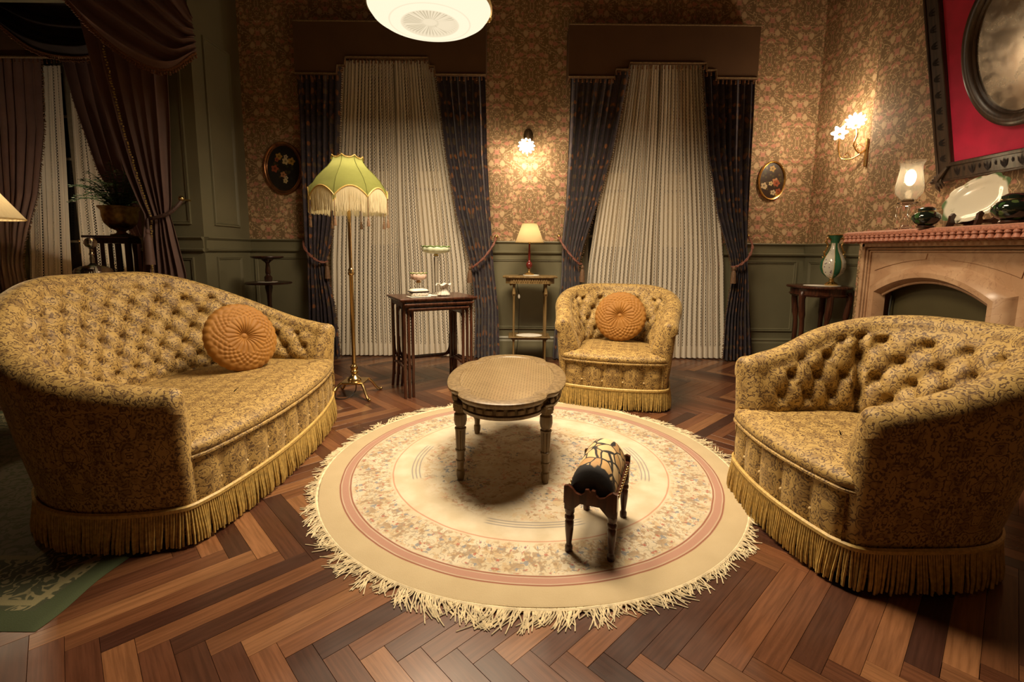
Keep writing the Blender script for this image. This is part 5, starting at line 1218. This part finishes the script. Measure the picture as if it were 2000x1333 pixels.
add_light('hurricane_light', 'POINT', (2.565, 3.17, MZ + 0.31), 6.0, WARM, 0.025)
# ginger jars
t = NT('cloisonne'); vv = t.voro(t.warp(t.obj(), 20.0, 0.03), 28.0); q = t.sep(vv.outputs['Color'])
MAT['cloisonne'] = t.P(t.mix(t.f('MULTIPLY', t.step(vv.outputs['Distance'], 0.5, 0.38), t.step(q[1], 0.45, 0.5)), (0.008, 0.012, 0.008), t.ramp(q[0], [(0, (0.035, 0.085, 0.025)), (0.5, (0.075, 0.11, 0.035)), (0.8, (0.20, 0.07, 0.08))], 'CONSTANT')), 0.05, Coat_Weight=0.5)
for lab, loc, k in (('black lacquered ginger jar with green leaves beside the hurricane lamp', (2.50, 2.94, MZ), 0.92), ('black lacquered ginger jar with pink flower right of the plate', (2.545, 2.475, MZ), 1.12)):
    j = thing('ginger_jar', lab, 'jar', loc, 0, 'black ginger jars on the mantel')
    MB().lathe([(0.045 * k, 0), (0.048 * k, 0.006 * k), (0.044 * k, 0.012 * k), (0.036 * k, 0.014 * k)], 30).build('wooden_stand', 'dark_wood', j)
    MB().lathe([(0.036 * k, 0.012 * k), (0.060 * k, 0.028 * k), (0.078 * k, 0.056 * k), (0.076 * k, 0.078 * k), (0.056 * k, 0.098 * k), (0.046 * k, 0.102 * k)], 36).build('jar_body', 'cloisonne', j)
    MB().lathe([(0.047 * k, 0.101 * k), (0.049 * k, 0.104 * k), (0.047 * k, 0.107 * k)], 30).build('gilt_ring', 'brass', j)
    MB().lathe([(0.046 * k, 0.107 * k), (0.046 * k, 0.122 * k), (0.030 * k, 0.132 * k), (0.002, 0.134 * k)], 30).build('jar_lid', 'black_glaze', j)
# platter on easel
pt = thing('scalloped_platter', 'cream scalloped oval platter painted with sprigs on the mantel', 'platter', (2.655, 2.80, MZ + 0.040), rot=(math.radians(-16), math.radians(12), 0))
t = NT('sprig_china'); x, y, z = t.sep(t.obj()); vv = t.voro(t.obj(), 13.0); q = t.sep(vv.outputs['Color'])
rim_ = t.f('SQRT', t.f('ADD', t.f('POWER', t.f('DIVIDE', y, 0.19), 2.0), t.f('POWER', t.f('DIVIDE', t.f('SUBTRACT', z, 0.125), 0.125), 2.0)))
spr = t.f('MULTIPLY', t.f('MULTIPLY', t.step(t.f('ADD', vv.outputs['Distance'], t.f('MULTIPLY', t.noise(t.obj(), 70.0), 0.25)), 0.40, 0.28), t.step(q[1], 0.45, 0.5)), t.step(rim_, 0.45, 0.6))
c = t.mix(t.f('MULTIPLY', spr, 0.8), (0.70, 0.64, 0.50), t.ramp(q[0], [(0, (0.26, 0.25, 0.09)), (0.5, (0.40, 0.24, 0.08)), (0.75, (0.32, 0.30, 0.15))], 'CONSTANT'))
c = t.mix(t.f('MULTIPLY', t.step(rim_, 0.90, 1.0), t.step(t.noise(t.obj(), 9.0), 0.52, 0.6)), c, (0.10, 0.16, 0.07)); MAT['sprig_china'] = t.P(c, 0.12)
R = []
for k, xo in ((0.03, 0.012), (0.60, 0.012), (0.72, 0.006), (0.97, -0.008), (1.0, -0.007), (0.97, -0.003), (0.72, 0.012), (0.60, 0.018), (0.03, 0.018)):
    ring = []
    for i in range(120):
        a_ = 2 * pi * i / 120; w = 1 + (0.075 * abs(sin(5 * a_)) - 0.03 + 0.03 * sin(10 * a_) * cos(a_) if k > 0.8 else 0)
        ring.append((xo, 0.19 * k * w * math.copysign(abs(cos(a_)) ** 0.9, cos(a_)), 0.125 + 0.125 * k * w * math.copysign(abs(sin(a_)) ** 0.8, sin(a_))))
    R.append(ring)
MB().rings(R).build('platter', 'sprig_china', pt, angle=60)
es = thing('plate_easel', 'dark carved wooden easel holding the scalloped platter', 'plate stand', (2.655, 2.80, MZ))
for sg in (-1, 1):
    pts = [(-0.075, 0.0), (-0.045, 0.0), (-0.035, 0.018), (0.03, 0.018), (0.045, 0.0), (0.075, 0.0), (0.075, 0.03), (0.055, 0.12), (0.044, 0.12), (0.036, 0.05), (0.0, 0.022), (-0.030, 0.021), (-0.040, 0.045), (-0.030, 0.070), (-0.045, 0.082), (-0.062, 0.066), (-0.064, 0.035)]
    MB().prism([(x_, z_) for x_, z_ in pts], sg * 0.085 - 0.008, sg * 0.085 + 0.008, 1).build('easel_side', 'dark_wood', es, smooth=False)
MB().box((0.045, 0, 0.030), (0.014, 0.17, 0.022), 0, 0.003).build('easel_bar', 'dark_wood', es, smooth=False)

# ================================================================ overmantel mirror, tilted forward
mr = thing('overmantel_mirror', 'oval mirror on crimson velvet in carved oak frame above the mantel', 'mirror', (2.915, 2.785, 1.625), rot=(0, math.radians(-11.5), 0))
MW, MH, FW = 0.535, 1.30, 0.095
def mframe(name, w, h, z0, fw, x0, x1, mat):
    for p in ([(-w, z0), (w, z0), (w - fw, z0 + fw), (-w + fw, z0 + fw)], [(w, z0), (w, z0 + h), (w - fw, z0 + h - fw), (w - fw, z0 + fw)], [(w, z0 + h), (-w, z0 + h), (-w + fw, z0 + h - fw), (w - fw, z0 + h - fw)], [(-w, z0 + h), (-w, z0), (-w + fw, z0 + fw), (-w + fw, z0 + h - fw)]):
        MB().prism(p, x0, x1, 0, 0.004).build(name, mat, mr, smooth=False)
mframe('frame_member', MW, MH, 0.0, FW, -0.035, 0.0, 'carved_oak')
mframe('outer_bead', MW + 0.010, MH + 0.02, -0.010, 0.016, -0.045, 0.0, 'carved_oak')
mframe('inner_bead', MW - FW + 0.012, MH - 2 * FW + 0.024, FW - 0.012, 0.024, -0.048, -0.01, 'carved_oak')
MB().prism([(-MW + 0.05, 0.05), (MW - 0.05, 0.05), (MW - 0.05, MH - 0.05), (-MW + 0.05, MH - 0.05)], -0.020, -0.006, 0).build('velvet_panel', 'crimson_velvet', mr, smooth=False)
cutm = None
def cut(loc, rot, k=1.0):
    global cutm
    if cutm is None: cutm = MB().rings([[(-0.002, -0.003, -0.030), (-0.002, 0.003, -0.030)], [(-0.004, -0.006, 0.0), (-0.004, 0.006, 0.0)], [(-0.002, -0.001, 0.030), (-0.002, 0.001, 0.030)]], False, False, closed=False).build('carved_flute', 'dark_gap', mr, loc=loc, rot=rot, smooth=False)
    else:
        c_ = part('carved_flute', cutm, mr, loc, rot); c_.scale = (1, 1, k)
for i in range(9):
    y_ = lerp(-MW + 0.14, MW - 0.14, i / 8)
    for dx, an_ in ((-0.014, 0.35), (0, 0.0), (0.014, -0.35)): cut((-0.0355, y_ + dx, 0.045), (an_, 0, 0), 0.8 if dx else 1.0)
    if i < 8: cut((-0.0355, y_ + (MW - 0.14) / 8, 0.055), (0, 0, 0), 0.5)
for sg in (-1, 1):
    for i in range(11):
        z_ = lerp(0.14, MH - 0.14, i / 10)
        for dx, an_ in ((-0.014, 0.35), (0, 0.0), (0.014, -0.35)): cut((-0.0355, sg * (MW - 0.045), z_ + dx), (pi / 2 + an_, 0, 0), 0.8)
for sy2 in (-1, 1):      # leafy corner carvings
    for zc_, sz2 in ((0.0, -1), (MH, 1)):
        mb = MB(); c0 = Vector((-0.025, sy2 * (MW - 0.01), zc_ + sz2 * -0.01)); dd = Vector((0, sy2, sz2)).normalized(); pp = Vector((0, sz2, -sy2)).normalized()
        mb.tube([c0 - dd * 0.10 + Vector((-0.02, 0, 0)), c0 + Vector((-0.03, 0, 0)), c0 + dd * 0.045 + Vector((-0.015, 0, 0))], [0.008, 0.020, 0.004], 8)
        for s_ in (-1, 1):
            for k in (0.0, 0.35, 0.7): mb.tube([c0 + dd * (0.02 - 0.06 * k) + Vector((-0.02, 0, 0)), c0 + dd * (0.045 - 0.06 * k) + pp * s_ * 0.025 + Vector((-0.022, 0, 0)), c0 + dd * (0.065 - 0.07 * k) + pp * s_ * 0.050 + Vector((-0.008, 0, 0))], [0.012, 0.012, 0.004], 6)
        mb.build('corner_leaf', 'carved_oak', mr)
OC, OA, OB = 0.665, 0.31, 0.43
R = []
for k, xo in ((1.0, -0.018), (1.0, -0.045), (0.97, -0.056), (0.90, -0.060), (0.84, -0.052), (0.82, -0.040), (0.80, -0.044), (0.775, -0.036), (0.775, -0.022)):
    R.append([(xo, OA * (1 - (1 - k) * 1.15) * cos(2 * pi * i / 72), OC + OB * (1 - (1 - k) * 0.85) * sin(2 * pi * i / 72)) for i in range(72)])
MB().rings(R, False, False).build('oval_frame', 'carved_oak', mr, angle=40)
t = NT('old_mirror'); n1 = t.noise(t.obj(), 7.0, 5.0, 0.65); n2 = t.noise(t.obj(), 30.0, 4.0)
fox = t.f('ADD', 0.25, t.f('MULTIPLY', t.step(n1, 0.40, 0.70), 0.45))
MAT['old_mirror'] = t.P(t.mix(fox, (0.60, 0.54, 0.44), (0.34, 0.26, 0.17)), t.f('ADD', 0.05, t.f('MULTIPLY', fox, 0.35)), t.f('SUBTRACT', 1.0, t.f('MULTIPLY', fox, 0.5)))
MB().rings([[(xo, OA * 0.80 * k * cos(2 * pi * i / 72), OC + OB * 0.84 * k * sin(2 * pi * i / 72)) for i in range(72)] for k, xo in ((1.0, -0.026), (0.02, -0.026))], False, True).build('mirror_glass', 'old_mirror', mr, smooth=False)

# ================================================================ sconces with flower shades
emis('petal_glow', (1.0, 0.80, 0.50), 7.0)
def aim(x, y, z): return Vector((x, y, z)).to_track_quat('Z', 'Y').to_euler()
def flower_shade(parent, loc, rot, R, n, depth, pointed):
    mb = MB()
    def mod(rr, z, a_, i):
        k = abs(cos(n / 2 * a_)); f_ = i / 7
        return (rr * (1 + (0.5 * (k ** (2.0 if pointed else 0.8)) - 0.2) * f_ ** 1.5), z + 0.012 * f_ * k)
    mb.lathe([(0.014, 0), (R * 0.42, depth * 0.12), (R * 0.62, depth * 0.35), (R * 0.72, depth * 0.55), (R * 0.80, depth * 0.72), (R * 0.90, depth * 0.86), (R * 0.97, depth * 0.95), (R, depth)], n * 12, (0, 0, 0), mod, cap=False)
    o = mb.build('flower_shade', 'petal_glow', parent, angle=180, loc=loc, rot=rot); return o
sc_ = thing('wall_sconce', 'single flower-shaped glass wall light between the windows', 'wall light', (0.135, 5.045, 2.20))
MB().lathe([(0.055, 0.0), (0.057, 0.006), (0.048, 0.014), (0.030, 0.020), (0.012, 0.026), (0.002, 0.027)], 30, (0, 0, 0), None, 0.85, 1.25).build('back_plate', 'bronze', sc_, loc=(0.015, 0, 0.085), rot=(pi / 2, 0, 0))
MB().tube(spline([(0.01, -0.02, 0.09), (0.005, -0.10, 0.12), (0.0, -0.15, 0.08), (0.0, -0.145, 0.0)], 8), 0.008, 8).ball((0, -0.145, -0.005), 0.016, 10, 6).build('arm', 'bronze', sc_)
flower_shade(sc_, (0.0, -0.125, -0.005), aim(-0.1, -0.75, -0.6), 0.066, 12, 0.065, False)
MB().ball((0, -0.155, -0.03), 0.022, 12, 8).build('bulb', 'bulb_glow', sc_)
MB().tube([(0.005, -0.10, -0.10), (0.007, -0.10, -0.135)], 0.004, 6).ball((0.007, -0.10, -0.14), 0.009, 8, 6).build('pull_drop', 'old_brass', sc_)
add_light('sconce_light', 'POINT', (0.135, 4.83, 2.08), 11.0, WARM, 0.05)
s2 = thing('double_wall_sconce', 'gilt two-branch wall light with flower glass shades in the alcove', 'wall light', (3.075, 4.30, 2.03))
MB().box((-0.008, 0, -0.03), (0.014, 0.030, 0.24), 0, 0.006).build('back_plate', 'gold', s2)
MB().tube(spline([(-0.012, 0, 0.0), (-0.06, 0.01, -0.03), (-0.10, 0.03, 0.04), (-0.10, 0.0, 0.12), (-0.105, 0.02, 0.20)], 8), 0.007, 8).build('branch', 'gold', s2)
MB().tube(spline([(-0.012, 0.01, -0.01), (-0.05, 0.10, -0.06), (-0.08, 0.20, -0.045), (-0.10, 0.225, 0.03), (-0.12, 0.20, 0.17)], 8), 0.007, 8).build('branch', 'gold', s2)
MB().tube(spline([(-0.02, 0.02, 0.02), (-0.04, 0.07, 0.06), (-0.03, 0.10, 0.02), (-0.03, 0.07, -0.01), (-0.04, 0.06, 0.02)], 6), 0.004, 6).tube(spline([(-0.05, 0.12, -0.055), (-0.06, 0.16, 0.0), (-0.06, 0.19, -0.02), (-0.06, 0.165, -0.04)], 6), 0.004, 6).build('scrollwork', 'gold', s2)
flower_shade(s2, (-0.105, 0.02, 0.20), aim(-0.6, -0.75, 0.35), 0.062, 11, 0.065, False)
flower_shade(s2, (-0.12, 0.20, 0.17), aim(-0.55, -0.80, -0.05), 0.052, 6, 0.075, True)
add_light('double_sconce_light', 'POINT', (2.84, 4.33, 2.26), 9.0, WARM, 0.05); add_light('double_sconce_light', 'POINT', (2.80, 4.50, 2.20), 6.0, WARM, 0.05)

# ================================================================ oval flower pictures
def posy(name, bg, seed, cx=0.0):
    rd = random.Random(seed); t = NT(name); x, y, z = t.sep(t.obj()); c = t.mix(t.noise(t.obj(), 9.0, 3.0), bg, tuple(k * 2.0 for k in bg))
    lv = t.voro(t.obj(), 26.0); rr_ = t.f('SQRT', t.f('ADD', t.f('POWER', t.f('DIVIDE', x, 0.13), 2.0), t.f('POWER', t.f('DIVIDE', z, 0.17), 2.0)))
    c = t.mix(t.f('MULTIPLY', t.f('MULTIPLY', t.step(lv.outputs['Distance'], 0.4, 0.3), t.step(rr_, 1.0, 0.7)), 0.7), c, t.mix(t.sep(lv.outputs['Color'])[0], (0.035, 0.045, 0.012), (0.10, 0.06, 0.015)))
    cols = [(0.55, 0.42, 0.20), (0.42, 0.24, 0.05), (0.30, 0.07, 0.03), (0.52, 0.40, 0.24), (0.44, 0.20, 0.09)]
    for k in range(9):
        px, pz, pr = rd.uniform(-0.095, 0.095), rd.uniform(-0.13, 0.14), rd.uniform(0.020, 0.038); dx, dz = t.f('SUBTRACT', x, px), t.f('SUBTRACT', z, pz)
        d = t.f('SQRT', t.f('ADD', t.f('MULTIPLY', dx, dx), t.f('MULTIPLY', dz, dz))); an = t.f('ARCTAN2', dz, dx)
        d = t.f('DIVIDE', d, t.f('ADD', 1.0, t.f('MULTIPLY', t.f('COSINE', t.f('MULTIPLY', an, 5.0)), 0.18)))
        col = cols[k % 5]; c = t.mix(t.step(d, pr, pr * 0.85), c, t.mix(t.step(d, pr * 0.45, pr * 0.2), col, tuple(q * 0.35 for q in col)))
    MAT[name] = t.P(c, 0.3, Coat_Weight=0.3)
posy('posy_dark', (0.008, 0.007, 0.006), 5); posy('posy_red', (0.014, 0.006, 0.004), 9)
def oval_picture(label, loc, a, b, fw, fmat, pmat):
    r_ = thing('oval_picture', label, 'picture', loc, 0, 'oval flower pictures')
    R = []
    for k, yo in ((0.0, 0.0), (0.0, -0.022), (0.2, -0.034), (0.45, -0.032), (0.6, -0.024), (0.75, -0.026), (0.9, -0.018), (1.0, -0.008)):
        R.append([((a - fw * k) * cos(2 * pi * i / 64), yo, (b - fw * k) * sin(2 * pi * i / 64)) for i in range(64)])
    MB().rings(R, False, False).build('frame', fmat, r_, angle=40)
    MB().rings([[(k * (a - fw * 0.95) * cos(2 * pi * i / 64), -0.012, k * (b - fw * 0.95) * sin(2 * pi * i / 64)) for i in range(64)] for k in (1.0, 0.02)], False, True).build('painting', pmat, r_, smooth=False)
simple('copper_frame', (0.30, 0.13, 0.05), 0.25, 0.8, noise=0.3)
oval_picture('larger oval flower painting in dark copper frame left of the lamp', (-2.355, 5.05, 1.945), 0.205, 0.265, 0.045, 'copper_frame', 'posy_dark')
oval_picture('small oval flower picture in gilt frame right of the second window', (2.655, 5.05, 1.865), 0.140, 0.195, 0.022, 'gold', 'posy_red')

# ================================================================ hanging glass bowl lamp
cl = thing('ceiling_lamp', 'large frosted glass bowl lamp hanging over the carpet', 'ceiling lamp', (-0.50, 3.02, 2.45))
t = NT('frosted_glass'); x, y, z = t.sep(t.obj()); rr_ = t.f('SQRT', t.f('ADD', t.f('MULTIPLY', x, x), t.f('MULTIPLY', y, y))); an = t.f('ARCTAN2', y, x)
ray_ = t.f('MULTIPLY', t.step(t.f('SINE', t.f('MULTIPLY', an, 44.0)), -0.2, 0.5), t.f('MULTIPLY', t.step(rr_, 0.035, 0.05), t.step(rr_, 0.165, 0.145)))
disc = t.step(rr_, 0.175, 0.165); rg = t.step(t.f('ABSOLUTE', t.f('SUBTRACT', rr_, 0.235)), 0.006, 0.003)
vlu = t.mix(t.f('MULTIPLY', ray_, 0.45), t.mix(t.f('MULTIPLY', disc, 0.45), t.mix(t.f('MULTIPLY', rg, 0.25), (1.0, 0.86, 0.62), (0.5, 0.42, 0.28)), (0.62, 0.50, 0.32)), (0.32, 0.25, 0.14))
e = t.n('ShaderNodeEmission', {0: vlu, 1: 0.98}); t.t.links.new(e.outputs[0], t.out.inputs[0]); MAT['frosted_glass'] = t.m
RB = 0.355
def relief(rr, z, a_, i):
    return (rr, z + (0.006 * (sin(44 * a_) > 0) if i in (2, 3) else 0))
MB().lathe([(0.004, 0.012), (0.04, 0.010), (0.06, 0.004), (0.15, 0.006), (0.165, -0.002), (0.22, 0.006), (0.235, 0.004), (0.30, 0.024), (0.335, 0.046), (RB, 0.074), (RB + 0.004, 0.082), (RB - 0.01, 0.085)], 132, (0, 0, 0), relief).build('glass_bowl', 'frosted_glass', cl, angle=60)
MB().lathe([(RB + 0.002, 0.080), (RB + 0.012, 0.084), (RB + 0.012, 0.100), (RB - 0.012, 0.104)], 72, cap=False).build('metal_rim', 'old_brass', cl)
for i in range(3):
    a_ = 2 * pi * i / 3 + 0.35; d = Vector((cos(a_), sin(a_), 0)); p0, p1 = d * (RB + 0.006) + Vector((0, 0, 0.09)), d * 0.02 + Vector((0, 0, 0.85)); mb = MB(); n_ = 30
    for k in range(n_):
        q = p0.lerp(p1, (k + 0.5) / n_); mb.ball(tuple(q), 0.010, 6, 5, 1, 1, 1.6)
    mb.ball(tuple(p0), 0.022, 10, 8).build('chain', 'old_brass', cl)
MB().lathe([(0.02, 0.84), (0.035, 0.86), (0.02, 0.90), (0.012, 0.92), (0.012, H_CEIL - 2.45 - 0.04), (0.06, H_CEIL - 2.45 - 0.03), (0.065, H_CEIL - 2.45)], 20).build('stem', 'old_brass', cl)
add_light('ceiling_lamp_light', 'AREA', (-0.50, 3.02, 2.435), 44, WARM, 0.62)

# soft fill light added above view over the carpet, dressed as a pendant
pdn = thing('fill_pendant', 'added unseen fill light in a wide cloth-skirted pendant high over the middle of the room', 'ceiling lamp', (0.30, 2.55, 3.20))
MB().lathe([(0.60, 0.0), (0.60, 0.22), (0.57, 0.24), (0.08, 0.26), (0.02, 0.27)], 48, cap=False).build('skirt', 'cream_shade', pdn)
MB().tube([(0, 0, 0.26), (0, 0, H_CEIL - 3.20)], 0.012, 8).build('stem', 'old_brass', pdn)
add_light('fill_pendant_light', 'AREA', (0.30, 2.55, 3.19), 92, WARM, 1.1, None, math.radians(140))

# ================================================================ things in the bay behind the sofa
ps = thing('plant_stand', 'dark wooden plant stand with slatted sides holding the fern', 'plant stand', (-3.74, 4.62, 0))
MB().box((0, 0, 1.222), (0.44, 0.40, 0.022), 0, 0.005).build('stand_top', 'dark_wood', ps, smooth=False)
MB().box((0, 0, 1.185), (0.36, 0.32, 0.05), 0, 0.003).build('stand_apron', 'dark_wood', ps, smooth=False)
for sx2 in (-1, 1):
    for sy2 in (-1, 1): MB().box((sx2 * 0.165, sy2 * 0.145, 0.59), (0.040, 0.040, 1.18), 0, 0.004).build('leg', 'dark_wood', ps, smooth=False)
for sy2 in (-1, 1):
    for k in (-1, 0, 1): MB().box((k * 0.075, sy2 * 0.145, 0.74), (0.035, 0.014, 0.86), 0, 0.002).build('slat', 'dark_wood', ps, smooth=False)
    MB().box((0, sy2 * 0.145, 0.29), (0.30, 0.02, 0.05), 0, 0.002).build('rail', 'dark_wood', ps, smooth=False)
fn_ = thing('potted_fern', 'green fern in a footed brass pot on the plant stand', 'potted plant', (-3.74, 4.62, 1.234))
MB().lathe([(0.085, 0), (0.088, 0.012), (0.050, 0.024), (0.034, 0.036), (0.040, 0.05), (0.085, 0.072), (0.125, 0.12), (0.140, 0.18), (0.142, 0.235), (0.165, 0.262), (0.168, 0.275), (0.150, 0.272), (0.132, 0.235)], 36, (0, 0, 0), lambda rr, z, a_, i: (rr * (1 + (0.03 * sin(16 * a_) if i in (6, 7) else 0)), z)).build('brass_pot', 'old_brass', fn_)
MB().lathe([(0.13, 0.235), (0.002, 0.245)], 20).build('soil', 'soil', fn_)
rd = random.Random(12)
for k in range(80):
    a_ = rd.uniform(0, 2 * pi); L_ = rd.uniform(0.26, 0.44); up = rd.uniform(0.45, 1.35); d = Vector((cos(a_), sin(a_), 0)); s_ = Vector((-sin(a_), cos(a_), 0)); mb = MB()
    st_ = [Vector((0, 0, 0.24)) + d * (0.03 + L_ * q * (1.15 - 0.55 * up)) + Vector((0, 0, L_ * (0.25 + up * 1.15) * q - L_ * 0.70 * q * q)) for q in [i / 12 for i in range(13)]]
    mb.tube(st_, 0.0025, 4)
    for i in range(2, 13):
        w = 0.050 * sin(pi * (i / 13) ** 0.8) + 0.010
        for sg in (-1, 1):
            p = st_[i]; tip = p + s_ * sg * w + d * 0.018 + Vector((0, 0, rd.uniform(-0.01, 0.012))); m1 = p.lerp(tip, 0.5)
            mb.add([p, m1 + d * 0.015, tip, m1 - d * 0.015], [(0, 1, 2, 3)])
    mb.build('frond', 'fern_leaf', fn_, smooth=False, fixn=False)
bt = thing('round_side_table', 'dark round table behind the sofa under the glass cloche', 'side table', (-3.12, 3.55, 0))
MB().lathe([(0.30, 0.885), (0.315, 0.89), (0.315, 0.905), (0.30, 0.91), (0.002, 0.91)], 48).build('table_top', 'dark_wood', bt, angle=40)
MB().lathe([(0.19, 0.0), (0.19, 0.03), (0.06, 0.06), (0.035, 0.12), (0.045, 0.3), (0.03, 0.5), (0.045, 0.75), (0.09, 0.885)], 24).build('pedestal', 'dark_wood', bt)
gc = thing('glass_cloche', 'clear glass domed cloche with ball finial behind the sofa', 'glass dome', (-3.12, 3.56, 0.9105))
MB().lathe([(0.16, 0), (0.162, 0.006), (0.15, 0.010), (0.002, 0.010)], 40).build('glass_plate', 'clear_glass', gc)
MB().lathe([(0.118, 0.011), (0.120, 0.030), (0.105, 0.055), (0.07, 0.072), (0.028, 0.080), (0.014, 0.095), (0.016, 0.13), (0.011, 0.15), (0.018, 0.16), (0.012, 0.175), (0.010, 0.20), (0.020, 0.205)], 36).ball((0, 0, 0.245), 0.040, 18, 12).build('glass_dome', 'clear_glass', gc)
et = thing('end_table', 'dark end table behind the sofa at the left edge, under the pleated lamp', 'side table', (-3.06, 2.62, 0))
MB().box((0, 0, 0.69), (0.50, 0.50, 0.025), 0, 0.006).build('table_top', 'dark_wood', et, smooth=False)
MB().box((0, 0, 0.65), (0.42, 0.42, 0.06)).build('apron', 'dark_wood', et, smooth=False)
for sx2 in (-1, 1):
    for sy2 in (-1, 1): MB().tube([(sx2 * 0.19, sy2 * 0.19, 0.64), (sx2 * 0.19, sy2 * 0.19, 0.35), (sx2 * 0.205, sy2 * 0.205, 0.0)], [0.024, 0.02, 0.014], 10).build('leg', 'dark_wood', et)
pl_ = thing('pleated_table_lamp', 'table lamp with pleated cream shade at the left edge of the picture', 'table lamp', (-3.06, 2.70, 0.703))
MB().lathe([(0.07, 0), (0.07, 0.015), (0.03, 0.03), (0.05, 0.10), (0.075, 0.20), (0.05, 0.32), (0.018, 0.38), (0.014, 0.60)], 24).build('lamp_body', 'dark_wood', pl_)
MB().lathe([(0.245, 0.575), (0.10, 0.80)], 200, (0, 0, 0), lambda rr, z, a_, i: (rr * (1 + 0.022 * sin(50 * a_)), z), cap=False).build('lamp_shade', 'pleated_silk', pl_, angle=180)
for r_, z_ in ((0.247, 0.575), (0.101, 0.80)): MB().tube([(r_ * cos(2 * pi * i / 60), r_ * sin(2 * pi * i / 60), z_) for i in range(60)], 0.005, 6, closed=True).build('shade_binding', 'cream_shade', pl_)
MB().ball((0, 0, 0.67), 0.03, 12, 8).build('bulb', 'bulb_glow', pl_)
add_light('pleated_lamp_light', 'POINT', (-3.06, 2.70, 0.703 + 0.67), 15.0, WARM, 0.04)

bl_ = thing('bay_fill_lamp', 'added fill lamp with cream shade on the bay floor, unseen behind the sofa', 'floor lamp', (-4.70, 4.85, 0))  # added out of sight to brighten the bay nets from below
MB().lathe([(0.15, 0), (0.15, 0.02), (0.03, 0.05), (0.014, 0.08), (0.014, 0.34)], 20).build('pole', 'old_brass', bl_)
MB().lathe([(0.17, 0.34), (0.12, 0.52)], 40, cap=False).build('lamp_shade', 'cream_shade', bl_, angle=180)
MB().ball((0, 0, 0.42), 0.035, 12, 8).build('bulb', 'bulb_glow', bl_)
add_light('bay_fill_light', 'POINT', (-4.70, 4.85, 0.42), 130.0, WARM, 0.04)
